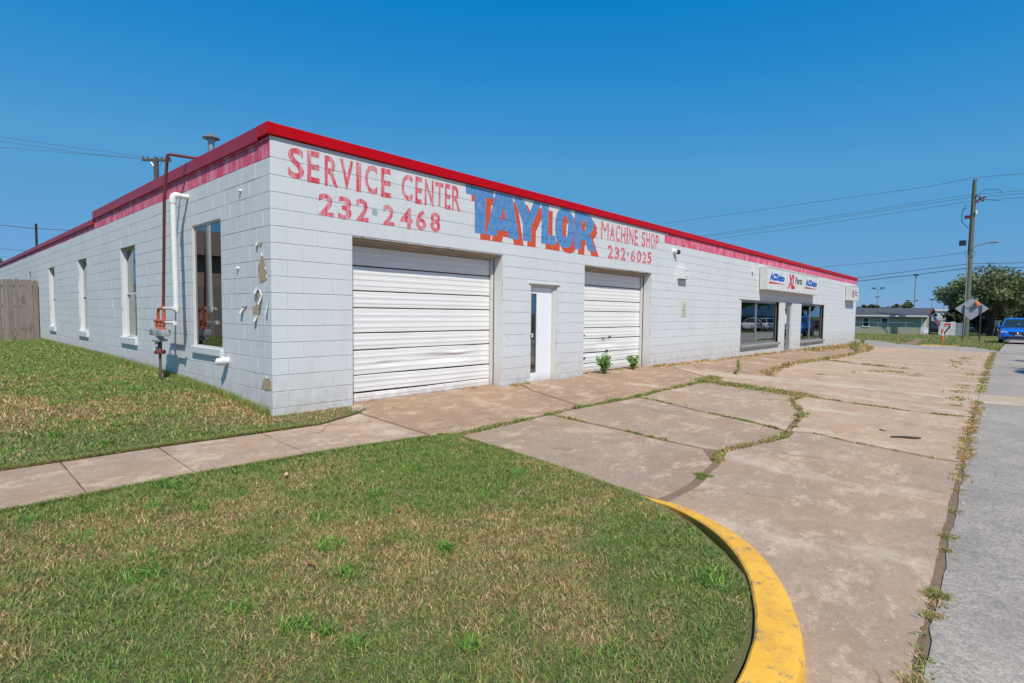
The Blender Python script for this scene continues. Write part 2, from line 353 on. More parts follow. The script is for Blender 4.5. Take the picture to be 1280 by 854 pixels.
def sheet(name, poly, mat, dz=0., step=.8, skirt=.06, parent=None, dzf=None, jit=0., bev=.0, estep=None):
    if area(poly) < 0: poly = poly[::-1]
    P = densify(poly, estep or step, jit); n = len(P)
    xs = np.array([p[0] for p in P]); ys = np.array([p[1] for p in P])
    gx, gy = np.meshgrid(np.arange(xs.min()+step/2, xs.max(), step), np.arange(ys.min()+step/2, ys.max(), step)); gx = gx.ravel(); gy = gy.ravel()
    m = inside(inset(P, step*.3), gx, gy); pts = [Vector(p) for p in P]+[Vector((a, b)) for a, b in zip(gx[m], gy[m])]
    vs, es, fs, ov, oe, of = delaunay_2d_cdt(pts, [], [list(range(n))], 1, 1e-5)
    def Z(p, e=0):
        return g1(p[0], p[1])+dz+(float(dzf(p[0], p[1])) if dzf else 0)-e
    V = [(v.x, v.y, Z(v)) for v in vs]; F = [tuple(f) for f in fs]
    mb = MB(); mb.v = V; mb.f = F; mb.m = [0]*len(F)
    if skirt:
        b = len(mb.v)
        for p in P: mb.v.append((p[0], p[1], Z(p)))
        for p in P: mb.v.append((p[0], p[1], Z(p)-skirt))
        for i in range(n): mb.f.append((b+i, b+n+i, b+n+(i+1) % n, b+(i+1) % n)); mb.m.append(0)
    return mb.build(name, mat, parent, fix=False)
# ground sheet to the horizon
gm = MB(); gx = [-1500, -400, -120, -40, -15, -8, -4, -2, 0, .6, 4, 8, 14, 20, 26, 30, 34, 38, 45, 55, 65, 80, 100, 125, 200, 500, 2500]; gy = [-2500, -400, -120, -50, -25, -16, -10, -6.3, -3, 0, 1, 2, 4, 7, 12, 18, 30, 60, 140, 400, 2500]
gm.v = [(x, y, g1(x, y)-.07) for y in gy for x in gx]; nx = len(gx)
gm.f = [(j*nx+i, j*nx+i+1, (j+1)*nx+i+1, (j+1)*nx+i) for j in range(len(gy)-1) for i in range(nx-1)]; gm.m = [0]*len(gm.f)
tag(gm.build('ground', MTERR, fix=False), kind='structure')
# road: side street past the lot, and the cross street beyond the building
road = [(-30, -6.42), (-.19, -6.44), (.49, -6.425), (1.37, -6.415), (3.03, -6.385), (4.89, -6.365), (8.28, -6.315), (10.2, -6.30), (10.2, -14.5), (-30, -14.5)]
tag(sheet('road', road, MROAD, .001, 1.5, .08, estep=.12, jit=.012), kind='structure')
road2 = [(10.21, -6.28), (11.7, -6.26), (11.7, -14.5), (10.21, -14.5)]
tag(sheet('road_patch', road2, MSTRIP, .001, 1.5, .08), kind='structure')
road3 = [(11.71, -6.27), (24.6, -6.2), (31.0, -6.2), (33.2, -6.35), (42, -6.5), (60, -6.9), (300, -12), (300, -22), (60, -15), (31, -14.5), (11.71, -14.5)]
tag(sheet('road', road3, MROAD, .001, 4, .08, estep=.5, jit=.02), kind='structure')
cross = [(31.3, -6.15), (31.3, -3.0), (31.4, -1.3), (34.15, .9), (34.5, 14), (34.5, 90), (44, 90), (43.2, 14), (42.1, 1.2), (40.4, -.4), (36.6, -1.9), (36.3, -2.6), (37.2, -3.5), (36.4, -5.3), (33.2, -6.3)]
tag(sheet('cross_street', cross, MSTREET, -.006, 3, .08, estep=.5, jit=.03), kind='structure')
# lot base showing in the joints
lotb = [(.9, -.42), (.9, -2.0), (1.1, -2.2), (.88, -4.55), (.46, -5.6), (-.55, -6.12), (-.8, -6.47), (1.4, -6.45), (4.9, -6.40), (8.3, -6.34), (10.2, -6.33), (24.6, -6.24), (31.28, -6.2), (31.28, -1.1), (34, .3), (33.9, .27), (9.4, .27), (4.2, .27), (1.2, .27)]
lot = tag(sheet('concrete_lot', lotb, MDIRT, -.008, 1.2, .05), kind='structure')
def slab(poly, mat=MCON, d=.016, dz=0, par=None, jit=.008):
    return sheet('slab', inset(poly, d), mat, dz, .7, .05, par or lot, jit=jit, estep=.14 if len(poly) < 40 else None)
apA = [(.93, -.50), (1.11, -.02), (1.12, .262), (4.09, .262), (4.10, -.02), (4.55, -.02), (4.2, -.6), (3.7, -2.0), (3.0, -2.01), (1.76, -2.07), (1.05, -2.09), (.9, -1.95)]
slab(apA, MCONR)
slab([(4.56, -.02), (4.22, -.6), (3.72, -2.0), (5.2, -2.07), (6.0, -2.0), (7.5, -1.99), (8.9, -1.9), (9.1, -1.5), (10.1, -.33), (10.1, -.02), (9.51, -.02), (9.5, .19), (6.62, .19), (6.61, -.02)], MCONR)
slab([(1.12, -2.13), (1.78, -2.11), (2.86, -2.06), (2.84, -2.8), (2.84, -3.3), (2.79, -3.84), (2.79, -4.24), (2.36, -4.53), (1.53, -4.66), (.97, -4.64), (1.0, -3.84), (1.07, -3.02), (1.1, -2.3)])
slab([(2.9, -2.06), (3.74, -2.04), (5.17, -2.11), (5.03, -2.8), (4.87, -3.28), (4.70, -4.1), (4.50, -4.56), (4.14, -4.66), (3.64, -4.55), (2.92, -4.40), (2.82, -4.2), (2.83, -3.84), (2.88, -3.3), (2.88, -2.8)])
slab([(5.22, -2.11), (6.0, -2.04), (7.48, -2.04), (8.2, -2.0), (8.1, -2.67), (7.96, -3.9), (7.15, -3.93), (6.02, -4.37), (5.22, -4.48), (4.58, -4.58), (4.74, -4.1), (4.91, -3.28), (5.07, -2.8)], MCONM)
slab([(.93, -4.70), (1.53, -4.71), (2.38, -4.57), (2.9, -4.44), (3.64, -4.59), (4.14, -4.70), (4.56, -4.66), (4.69, -4.87), (4.55, -5.29), (4.50, -5.74), (4.46, -6.11), (4.5, -6.34), (3.03, -6.35), (1.37, -6.38), (.49, -6.40), (-.8, -6.42), (-.8, -6.08), (-.48, -6.04), (-.11, -5.88), (.16, -5.72), (.44, -5.50), (.65, -5.23), (.83, -4.90)], MCONM)
slab([(4.60, -4.62), (5.22, -4.54), (6.06, -4.42), (7.17, -3.96), (7.93, -3.95), (7.93, -4.09), (7.85, -4.74), (7.83, -5.44), (7.9, -5.92), (8.1, -6.28), (4.54, -6.34), (4.49, -6.11), (4.53, -5.74), (4.58, -5.29), (4.73, -4.87)], MCONB)
slab([(8.0, -3.6), (8.15, -2.67), (8.26, -1.98), (8.95, -1.88), (9.05, -1.7), (9.47, -3.06), (10.08, -4.33), (10.2, -5.32), (10.16, -6.27), (8.15, -6.28), (7.95, -5.92), (7.88, -5.44), (7.9, -4.74), (7.97, -4.05)], MCONB)
slab([(9.10, -1.6), (10.12, -.33), (10.12, -1.16), (10.65, -2.73), (11.31, -4.31), (11.46, -5.02), (11.7, -6.26), (10.2, -6.27), (10.24, -5.32), (10.12, -4.33), (9.50, -3.06)], MSTRIP, .006)
slab([(10.68, -2.6), (11.19, -2.33), (15.03, -1.9), (17.5, -2.1), (17.33, -2.74), (17.02, -3.41), (16.6, -4.49), (16.7, -6.22), (11.74, -6.25), (11.5, -5.02), (11.35, -4.31)], MCONB)
slab([(17.56, -2.1), (22.3, -2.1), (22.0, -3.5), (21.9, -6.19), (16.76, -6.22), (16.66, -4.49), (17.08, -3.41), (17.4, -2.74)], MCONB)
slab([(22.36, -2.1), (27, -1.9), (27, -6.17), (21.96, -6.19), (22.06, -3.5)], MCONB); slab([(27.05, -1.9), (31.2, -1.3), (31.25, -6.14), (27.05, -6.17)], MCONB)
slab([(10.14, -.02), (10.14, -1.1), (10.6, -2.5), (11.19, -2.22), (15.03, -1.78), (15.2, -.02)], MCONR)
slab([(15.26, -.02), (15.1, -1.78), (17.66, -2.0), (22.3, -2.0), (22.3, -.02)], MCONR)
slab([(22.36, -.02), (22.36, -2.0), (27, -1.8), (31.2, -1.2), (33.8, -.02)], MCONR)
# sidewalk
swb = [(-9, -.62), (-1.38, -.64), (-.46, -.7), (.23, -.73), (.9, -.45), (.88, -1.98), (-.44, -1.79), (-1.4, -1.72), (-9, -1.70)]
sw = tag(sheet('sidewalk', swb, MDIRT, -.03, 1, .04), kind='structure')
SJ = [(-9, -.62, -1.70), (-7.6, -.62, -1.70), (-6.1, -.62, -1.7), (-4.8, -.63, -1.71), (-3.5, -.63, -1.71), (-2.13, -.64, -1.73), (-1.40, -.65, -1.73), (-.45, -.71, -1.79)]
for a, b in zip(SJ[:-1], SJ[1:]): slab([(a[0], a[1]), (b[0], b[1]), (b[0], b[2]), (a[0], a[2])], MWALK, .006, .002, sw, .003)
slab([(-.45, -.71), (.23, -.74), (.9, -.48), (.88, -1.96), (-.45, -1.79)], MWALK, .006, .002, sw, .003)
# lawns
ldz = lambda x, y: .015+.055*np.clip((-y-2.6)/3, 0, 1)
isl = [(-12, -1.72), (-1.4, -1.75), (-.44, -1.81), (.86, -2.0), (1.05, -2.12), (1.02, -3.0), (.95, -3.84), (.87, -4.5), (.72, -4.85), (.55, -5.14), (.28, -5.44), (.04, -5.66), (-.22, -5.80), (-.52, -5.87), (-.82, -5.90), (-12, -5.90)]
tag(sheet('lawn', isl, MSOIL, 0, .5, .06, dzf=ldz), kind='structure')
lawnL = [(-14, -.62), (-1.38, -.64), (-.46, -.69), (.2, -.72), (.88, -.44), (1.08, -.005), (0.0, -.005), (0, 17.45), (-14, 17.45)]
tag(sheet('lawn', lawnL, MSOIL, .008, .6, .06), kind='structure')
dp = [(36.3, -2.5), (38.5, -2.55), (41.7, -2.4), (46, -2.1), (52, -1.6), (52, -1.3), (46, -1.6), (41.7, -1.75), (38.3, -1.6), (36.6, -1.9)]
tag(sheet('dirt_path', dp, MDIRT, -.035, 1, .02), kind='structure')
# ------------------------------------------------------------------ grass blades (uncountable stuff)
def blades(name, x, y, z, h, w, col, lean=.5, parent=None, mat=None, bend=True, ang=None):
    n = len(x); a = RNG.random(n)*2*np.pi if ang is None else ang; l = (.25+.75*RNG.random(n))*lean; la = RNG.random(n)*2*np.pi
    dx, dy = np.cos(a)*w/2, np.sin(a)*w/2; lx, ly = np.cos(la)*l*h, np.sin(la)*l*h; hz = h*np.sqrt(np.maximum(.10, 1-(l*.72)**2))
    V = np.empty((n, 5, 3), np.float32)
    V[:, 0] = np.stack([x-dx, y-dy, z], 1); V[:, 1] = np.stack([x+dx, y+dy, z], 1)
    mx, my, mz = x+lx*.35, y+ly*.35, z+hz*.62
    V[:, 2] = np.stack([mx+dx*.8, my+dy*.8, mz], 1); V[:, 3] = np.stack([mx-dx*.8, my-dy*.8, mz], 1); V[:, 4] = np.stack([x+lx, y+ly, z+hz], 1)
    b = (np.arange(n)*5)[:, None]
    loops = np.concatenate([b+np.array([0, 1, 2, 3]), b+np.array([3, 2, 4])], 1).ravel().astype(np.int32)
    ls = (np.arange(n)[:, None]*7+np.array([0, 4])).ravel().astype(np.int32)
    me = bpy.data.meshes.new(name); me.vertices.add(n*5); me.vertices.foreach_set('co', V.ravel()); me.loops.add(n*7); me.loops.foreach_set('vertex_index', loops)
    me.polygons.add(n*2); me.polygons.foreach_set('loop_start', ls); me.update(calc_edges=True)
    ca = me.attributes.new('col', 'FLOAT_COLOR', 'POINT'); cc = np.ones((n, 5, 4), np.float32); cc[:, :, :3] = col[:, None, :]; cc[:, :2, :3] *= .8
    ca.data.foreach_set('color', cc.ravel()); me.materials.append(mat or MGRASS)
    return link(name, me, parent)
GREENS = np.array([(.105, .215, .040), (.135, .26, .050), (.085, .175, .045), (.20, .265, .085), (.12, .215, .085)]); STRAW = np.array([(.46, .37, .21), (.38, .29, .16), (.34, .22, .13), (.52, .44, .28), (.28, .17, .10)])
def gcol(x, y, dry):
    n = len(x); g = GREENS[RNG.integers(0, 5, n)]; s = STRAW[RNG.integers(0, 5, n)]; m = np.clip((dry-RNG.random(n))*2.2+.5, 0, 1)[:, None]; g = g*(1-.35*dry[:, None])+np.array([[.24, .25, .10]])*.35*dry[:, None]
    return (s*m+g*(1-m))*(.8+.7*RNG.random((n, 1)))*np.array([[1.50, 1.28, 1.12]])
def lawn_scatter(name, poly, n_try, x0, x1, y0, y1, dens, hfun, wfun, dzf, dryf):
    x = RNG.uniform(x0, x1, n_try); y = RNG.uniform(y0, y1, n_try); k = RNG.random(n_try) < dens(x, y); x, y = x[k], y[k]
    m = inside(poly, x, y); x, y = x[m], y[m]
    z = gz(x, y)+dzf(x, y)-.004; d = np.hypot(x+2.97, y+6.64)
    h = hfun(d)*(.45+.6*RNG.random(len(x))); w = wfun(d)*(.7+.6*RNG.random(len(x)))
    clump = vnoise(x, y, .09, 5); h = h*(.7+.7*clump); dry = np.clip(dryf(x, y)+.25*(vnoise(x, y, .06, 9)-.5), .03, .97)
    o = blades(name, x, y, z, h, w, gcol(x, y, dry), 1.5); return tag(o, kind='stuff')
def dryA(x, y):
    a = vnoise(x, y, .85, 21)*.4+vnoise(x, y, .34, 22)*.33+vnoise(x, y, .13, 23)*.27; edge = np.clip((y+2.35)/.5, 0, 1)
    d = np.clip((a-.5)*1.7+.27, .06, .5)
    for cx, cy, r, s in [(.6, -3.9, .6, .3), (-.7, -4.7, .5, .3), (-1.3, -3.5, .5, .28), (.2, -3.1, .6, -.4), (.1, -5.1, .4, -.3), (-2.1, -3.7, .6, -.3)]: d = d+s*np.exp(-((x-cx)**2+(y-cy)**2)/r**2)
    return np.clip(d*(1-.8*edge), .05, .55)
def dryB(x, y):
    a = vnoise(x, y, 1.3, 31)*.5+vnoise(x, y, .4, 32)*.3+vnoise(x, y, .15, 33)*.2; d = np.clip((a-.5)*1.9+.28, .05, .5); d = d+.5*np.exp(-((x+.1)**2+(y-.15)**2)/.5)+.3*np.exp(-((x+1.9)**2+(y-1.6)**2)/1.2)
    d = d+.5*np.clip(x*3, 0, 1); return np.clip(d-np.clip((y-4)/6, 0, .4)-.5*np.exp(-((y+.55)/.18)**2), .04, .8)
hf = lambda d: .034+.001*d; wf = lambda d: .0034+.0008*np.maximum(0, d-1.5)
islp = inset(isl, .035)
cullA = lambda x, y: np.where(x > -3.3, 1., .25)
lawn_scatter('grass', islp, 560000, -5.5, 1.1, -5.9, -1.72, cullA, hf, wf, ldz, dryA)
# fringe that leans over the walk and kerb
lawnLp = inset(lawnL, .02)
dl = lambda x, y: np.clip(1.35/np.maximum(.6, (np.hypot(x+2.97, y+6.64)/6.0))**1.25, 0, 1)*np.where(x > -3.2+.07*y, 1., .22)*np.where((x > .02) & (y > -.6), .28, 1.)
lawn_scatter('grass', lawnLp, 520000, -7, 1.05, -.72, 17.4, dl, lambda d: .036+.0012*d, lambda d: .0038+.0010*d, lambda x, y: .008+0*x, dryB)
# coarser bright clumps and flat broad-leaved weeds scattered through the turf
cx = np.concatenate([RNG.uniform(-3.2, .6, 46), RNG.uniform(-3, -.1, 40)]); cy = np.concatenate([RNG.uniform(-5.7, -1.9, 46), RNG.uniform(-.5, 6, 40)]); cr_ = RNG.uniform(.03, .10, 86); idx = RNG.integers(0, 86, 9000); a = RNG.random(9000)*6.283; rr = np.sqrt(RNG.random(9000))*cr_[idx]
x = cx[idx]+np.cos(a)*rr; y = cy[idx]+np.sin(a)*rr; k = inside(islp, x, y) | inside(lawnLp, x, y); x, y, idx = x[k], y[k], idx[k]
tag(blades('grass', x, y, gz(x, y)+np.where(y < -1, ldz(x, y), .008), (.035+.03*RNG.random(len(x)))*(.7+.6*RNG.random(86)[idx]), .0045+.004*RNG.random(86)[idx], gcol(x, y, .03+0*x)*np.array([[.85, 1.12, .8]]), 1.5), kind='stuff')
# tall untrimmed band along the foot of the side wall
n = 9000; x = -np.abs(RNG.normal(0, .05, n))-.005; y = RNG.uniform(.05, 17.3, n); tag(blades('grass', x, y, gz(x, y), .07+.07*RNG.random(n), .006+0*x, gcol(x, y, .15+0*x), .6), kind='stuff')
# edges along the sidewalk
n = 16000; x = RNG.uniform(-4, .8, n); yy = np.interp(x, [-9, -1.4, -.44, .86], [-1.72, -1.75, -1.81, -2.0])+.03*RNG.random(n)-.05; tag(blades('grass', x, yy, gz(x, yy)+.01, .018+.032*RNG.random(n), .0048+0*x, gcol(x, yy, .22+0*x), 1.3), kind='stuff')
n = 9000; t = RNG.random(n); y = -2.0-2.55*t; x = np.interp(-y, [2., 2.12, 3., 3.84, 4.6], [.93, 1.05, 1.03, .97, .86])-.02+.035*RNG.random(n); tag(blades('grass', x, y, gz(x, y)+.01, .018+.03*RNG.random(n), .0048+0*x, gcol(x, y, .25+0*x), 1.3), kind='stuff')
n = 14000; x = RNG.uniform(-4, .2, n); y = np.interp(x, [-9, -1.4, -.44, .23], [-.62, -.65, -.71, -.74])+.05*RNG.random(n); tag(blades('grass', x, y, gz(x, y)+.005, .018+.03*RNG.random(n), .0048+0*x, gcol(x, y, .25+0*x), 1.3), kind='stuff')
# verge beyond the cross street
verge = [(42.2, 1.4), (40.5, -.2), (36.8, -1.75), (36.5, -2.6), (37.3, -3.45), (36.6, -5.2), (33.6, -6.3), (42, -6.45), (60, -6.8), (90, -7.3), (90, 25), (43.6, 25)]
x = RNG.uniform(33, 90, 260000); y = RNG.uniform(-7, 22, 260000); k = inside(verge, x, y) & ~inside(dp, x, y) & (RNG.random(len(x)) < np.clip(45/(x*1.0), .3, 1)); x, y = x[k], y[k]
tag(blades('grass', x, y, gz(x, y)-.06, .08+.09*RNG.random(len(x)), .035+.0*x, gcol(x, y, .12+.35*vnoise(x, y, 3, 41)), .7), kind='stuff')
# ------------------------------------------------------------------ weeds in the joints
def weed_line(pts, width, dens, hh, dry=.35, gaps=.35, seed=1, w0=.006):
    xs = []; ys = []
    for (a, b) in zip(pts[:-1], pts[1:]):
        L = math.hypot(b[0]-a[0], b[1]-a[1]); m = int(L*dens); t = RNG.random(m); xs.append(a[0]+(b[0]-a[0])*t+RNG.normal(0, width, m)); ys.append(a[1]+(b[1]-a[1])*t+RNG.normal(0, width, m))
    x = np.concatenate(xs); y = np.concatenate(ys); k = (vnoise(x, y, .33, seed)*.6+vnoise(x, y, .09, seed+1)*.4) > gaps; x, y = x[k], y[k]
    d = np.hypot(x+2.97, y+6.64); w = w0+.0011*d
    return x, y, hh*(.4+.9*RNG.random(len(x)))*(.6+.8*vnoise(x, y, .2, seed+3)), w, np.clip(dry+.5*(vnoise(x, y, .25, seed+2)-.5), .05, .95)
def weeds(parts):
    X, Y, H, Wd, D = [np.concatenate(q) for q in zip(*parts)]
    return tag(blades('crack_weeds', X, Y, gz(X, Y)-.02, H+.02, Wd, gcol(X, Y, D), 1.1), kind='stuff')
weeds([weed_line([(.85, -2.05), (1.05, -2.11), (1.76, -2.09), (3.0, -2.03), (3.73, -2.02), (5.18, -2.09), (5.98, -2.02), (7.48, -2.02), (8.3, -2.0)], .024, 1700, .035, .22, .38, 51),
       weed_line([(8.3, -1.98), (8.15, -2.67), (8.0, -3.9)], .13, 3800, .05, .42, .40, 61), weed_line([(9, -1.85), (8.3, -2.0)], .08, 2600, .06, .35, .36, 63),
       weed_line([(7.96, -3.9), (7.17, -3.93), (6.04, -4.40), (5.22, -4.5), (4.56, -4.61)], .035, 1500, .03, .45, .47, 71),
       weed_line([(4.56, -4.61), (4.14, -4.68), (3.64, -4.57), (2.9, -4.42), (2.5, -4.5)], .022, 1500, .035, .55, .45, 73),
       weed_line([(2.87, -2.2), (2.86, -2.82), (2.86, -3.3), (2.8, -3.84), (2.8, -4.25)], .014, 800, .03, .5, .62, 75),
       weed_line([(5.21, -2.23), (5.05, -2.8), (4.89, -3.28), (4.72, -4.1), (4.56, -4.57)], .013, 900, .025, .3, .47, 77),
       weed_line([(4.69, -4.87), (4.56, -5.29), (4.51, -5.74), (4.47, -6.11)], .015, 900, .022, .5, .47, 79),
       weed_line([(7.97, -4.09), (7.87, -4.74), (7.85, -5.44), (7.94, -5.92), (8.1, -6.3)], .015, 900, .025, .55, .46, 81),
       weed_line([(10.64, -2.5), (11.19, -2.28), (15.03, -1.83), (17.6, -2.05), (22.3, -2.05), (27, -1.85), (31.2, -1.25)], .08, 420, .07, .6, .5, 83),
       weed_line([(10.2, -.05), (16, -.06), (22, -.06), (33.8, -.06)], .05, 380, .06, .8, .46, 85), weed_line([(22, -.3), (28, -.5), (34, -.4), (34.6, .5)], .25, 450, .12, .6, .52, 86),
       weed_line([(17.66, -2.1), (17.37, -2.74), (17.06, -3.41), (16.6, -4.49)], .03, 600, .05, .7, .5, 87),
       weed_line([(13.5, -3.4), (14.9, -4.1), (15.4, -4.6), (14.6, -4.9)], .12, 350, .05, .5, .6, 88),
       weed_line([(18, -5.6), (22, -5.3), (26, -5.5)], .12, 200, .04, .5, .58, 89), weed_line([(9.3, -6.1), (12.0, -5.9), (14, -6.0), (17, -5.9)], .10, 260, .035, .55, .6, 90)])
weeds([weed_line([(-.3, -6.43), (.5, -6.42), (1.4, -6.40), (3.0, -6.37), (4.6, -6.35)], .03, 500, .03, .6, .62, 91), weed_line([(4.6, -6.35), (6.4, -6.32), (8.3, -6.3), (10.2, -6.28)], .035, 1500, .028, .72, .4, 93),
       weed_line([(11.7, -6.26), (18, -6.22), (24.6, -6.18), (31, -6.18)], .045, 420, .035, .5, .42, 95), weed_line([(4.12, -.06), (4.9, -.06)], .02, 500, .05, .8, .5, 97), weed_line([(1.15, .2), (4.05, .2)], .012, 300, .03, .8, .6, 98),
       weed_line([(6.62, .12), (9.5, .12)], .02, 500, .05, .8, .5, 99), weed_line([(9.52, -.05), (10.2, -.05)], .03, 900, .06, .7, .4, 100)])
def tuft(name, x, y, r, h, n, dry, label, group=None, w=.006):
    a = RNG.random(n)*6.283; rr = np.sqrt(RNG.random(n))*r; n = int(n*1.7); h *= .62; w *= .8; a = RNG.random(n)*6.283; rr = np.sqrt(RNG.random(n))*r*(.7+.3*np.sin(a*3+x*9)); X = np.cos(a)*rr; Y = np.sin(a)*rr
    o = blades(name, X, Y, 0*X, h*(.5+.8*RNG.random(n))*(1.1-rr/r*.5), w*(.7+.6*RNG.random(n)), gcol(X, Y, dry+0*X), 1.2); o.location = (x, y, g1(x, y)-.01)
    return tag(o, label, 'weed', group)
G1 = 'grass tufts growing in the seam between lot and road'
for (x, y, r, h, n, d, lab) in [(-.22, -6.42, .10, .05, 420, .45, 'green and straw weed tuft in the road seam at the bottom edge of the photo'), (.50, -6.42, .07, .045, 260, .6, 'low straw weed tuft in the road seam, second from the bottom edge'), (.78, -6.41, .085, .06, 420, .3, 'fullest green weed tuft in the road seam left of the grey road'),
        (1.55, -6.40, .07, .045, 260, .55, 'small straw tinted weed tuft in the road seam just above the fullest one'), (1.85, -6.39, .11, .045, 300, .4, 'wide flat weed tuft in the road seam, fifth from the bottom edge'), (2.55, -6.385, .10, .04, 260, .45, 'dark flat weed tuft spreading left from the road seam'),
        (3.25, -6.37, .07, .04, 180, .6, 'thin straw weed tuft in the road seam opposite the yellow kerb tip'), (3.85, -6.365, .12, .05, 320, .5, 'weed tuft in the road seam nearest the long slab joint')]:
    tuft('weed_tuft', x, y, r, h, n, d, lab, G1)
tuft('weed_tuft', 1.85, -4.63, .10, .07, 520, .12, 'bright green weed tuft on the slab crack near the yellow kerb tip')
tuft('weed_tuft', 2.48, -4.52, .09, .07, 420, .5, 'straw edged weed tuft where three slab cracks meet')
tuft('weed_tuft', .93, -.38, .07, .05, 380, .1, 'green weed tuft beside the broken stone at the garage corner')
tuft('weed_tuft', .30, -.35, .16, .045, 900, .1, 'green weed tuft on bare soil along the front wall foot')
tuft('weed_tuft', 1.48, -.42, .06, .03, 200, .15, 'tiny green weed tuft on the apron joint by the first garage door')
tuft('weed_tuft', 4.35, -.08, .12, .09, 380, .85, 'dry straw weed clump at the pier between first garage door and entry door')
tuft('weed_tuft', 3.55, .16, .10, .09, 160, .9, 'sparse dry weed clump at the foot of the first garage door')
tuft('weed_tuft', 9.3, -6.0, .16, .06, 260, .4, 'weed tuft beside the damp patch near the road')
tuft('weed_tuft', 12.3, -3.2, .16, .06, 260, .35, 'lone green weed tuft on the slab beyond the pale strip')
# ------------------------------------------------------------------ kerb
out = [(1.13, -2.21), (1.06, -3.02), (1.01, -3.84), (.93, -4.52), (.89, -4.88), (.71, -5.25), (.48, -5.54), (.18, -5.77), (-.11, -5.93), (-.35, -6.03), (-.60, -6.09), (-1.0, -6.12), (-2, -6.12), (-9, -6.12)]
wid = [.05, .05, .06, .045, .10, .13, .16, .17, .19, .2, .2, .19, .19, .19]
def curve(pts, n=6):
    o = []
    P = [Vector(p) for p in pts]
    for i in range(len(P)-1):
        p0, p1, p2, p3 = P[max(i-1, 0)], P[i], P[i+1], P[min(i+2, len(P)-1)]
        for k in range(n):
            t = k/n; o.append(.5*((2*p1)+(-p0+p2)*t+(2*p0-5*p1+4*p2-p3)*t*t+(-p0+3*p1-3*p2+p3)*t**3))
    o.append(P[-1]); return o
def kerb(name, i0, i1, mat, hts, col_end=None):
    P = curve(out, 6); Wd = np.interp(np.arange(len(P))/6, range(len(wid)), wid); P3 = P[i0*6:i1*6+1]; m = MB(); rows = []
    for k, p in enumerate(P3):
        q = i0*6+k; t = (P[min(q+1, len(P)-1)]-P[max(q-1, 0)]).normalized(); nrm = Vector((t.y, -t.x)) if True else None   # towards the lawn
        h = np.interp(q/6, range(len(hts)), hts); w = Wd[q]; z = g1(p.x, p.y); wob = random.uniform(-.003, .003)
        prof = [(0, -.05), (0+wob, h*.55), (.012, h*.88), (.035, h), (w*.6, h+.004), (w-.01, h+.003), (w, h-.006), (w, -.05)]
        rows.append([(p.x+nrm.x*a, p.y+nrm.y*a, z+b) for a, b in prof])
    n = 8; m.v = [v for r in rows for v in r]; m.f = [(r*n+c, r*n+c+1, (r+1)*n+c+1, (r+1)*n+c) for r in range(len(rows)-1) for c in range(n-1)]; m.m = [0]*len(m.f)
    m.f += [tuple(range(n)), tuple(range(len(m.v)-n, len(m.v)))]; m.m += [0, 0]
    return tag(m.build(name, mat, smooth=True), kind='structure')
My = Mt('yellow_kerb_paint'); a = My.noise(9, 7, .85, lo=.555, hi=.60); b = My.noise(1.7, 5, .7, lo=.4, hi=.7); c = My.mix(b, (.85, .43, .035), (.90, .50, .06)); c = My.mix(My.mul(a, .8), c, (.24, .19, .14))
d = My.noise(3.4, 4, .8, vec=My.coord((1, 3, 1)), lo=.60, hi=.68); c = My.mix(My.mul(d, .6), c, (.14, .11, .08)); gr = My.noise(4.5, 6, .8, vec=My.coord((1, 1, .4)), lo=.48, hi=.62); c = My.mix(My.mul(gr, .5), c, (.50, .27, .07)); e_ = My.noise(60, 4, .8, lo=.45, hi=.65); c = My.mix(My.mul(e_, .18), c, (.45, .28, .08)); MYEL = My.out(c, .6, My.bump(My.noise(30, 5, .7), .5, .008))
HT = [.012, .012, .015, .022, .05, .075, .09, .10, .105, .11, .11, .11, .11, .11]
kerb('kerb', 0, 3, MEDGE, HT); kerb('yellow_kerb', 3, 13, MYEL, HT)
# ------------------------------------------------------------------ the shop building
shop = empty('shop_building', (0, 0, 0), label='long low white painted concrete block shop with red coping and hand painted signs', cat='building')
CH = .2032; ZT = 3.348; BL = .4064
FO = [(1.11, 4.10, -1, 2.32), (4.87, 5.69, -1, 1.855), (6.61, 9.51, -1, 2.32), (15.75, 19.79, .28, 1.83), (20.6, 21.55, -1, 1.84), (22.9, 26.75, .2, 1.84)]
SO = [(1.57, 2.71, .75, 2.58), (5.86, 6.95, .74, 2.54), (10.13, 11.15, .74, 2.54), (14.5, 15.5, .75, 2.54), (19.2, 19.6, 2.38, 2.6)]
def sub(rects, o):
    r2 = []
    for (a, b, c, d) in rects:
        if b <= o[0] or a >= o[1] or d <= o[2] or c >= o[3]: r2.append((a, b, c, d)); continue
        if a < o[0]: r2.append((a, o[0], c, d))
        if b > o[1]: r2.append((o[1], b, c, d))
        if c < o[2]: r2.append((max(a, o[0]), min(b, o[1]), c, o[2]))
        if d > o[3]: r2.append((max(a, o[0]), min(b, o[1]), o[3], d))
    return r2
def grid(L, ops, off):
    R = []
    for k in range(-1, 19):
        z1 = ZT-k*CH; z0 = z1-CH
        if k == -1: z1 = 3.40
        s = -(((k+off) % 2)*BL/2); u = s
        while u < L:
            a, b = max(u, 0), min(u+BL, L); u += BL
            if b-a < .02: continue
            rs = [(a, b, z0, z1)]
            for o in ops: rs = sub(rs, o)
            R += [q for q in rs if q[1]-q[0] > .025 and q[3]-q[2] > .02]
    return R
_bc = {}
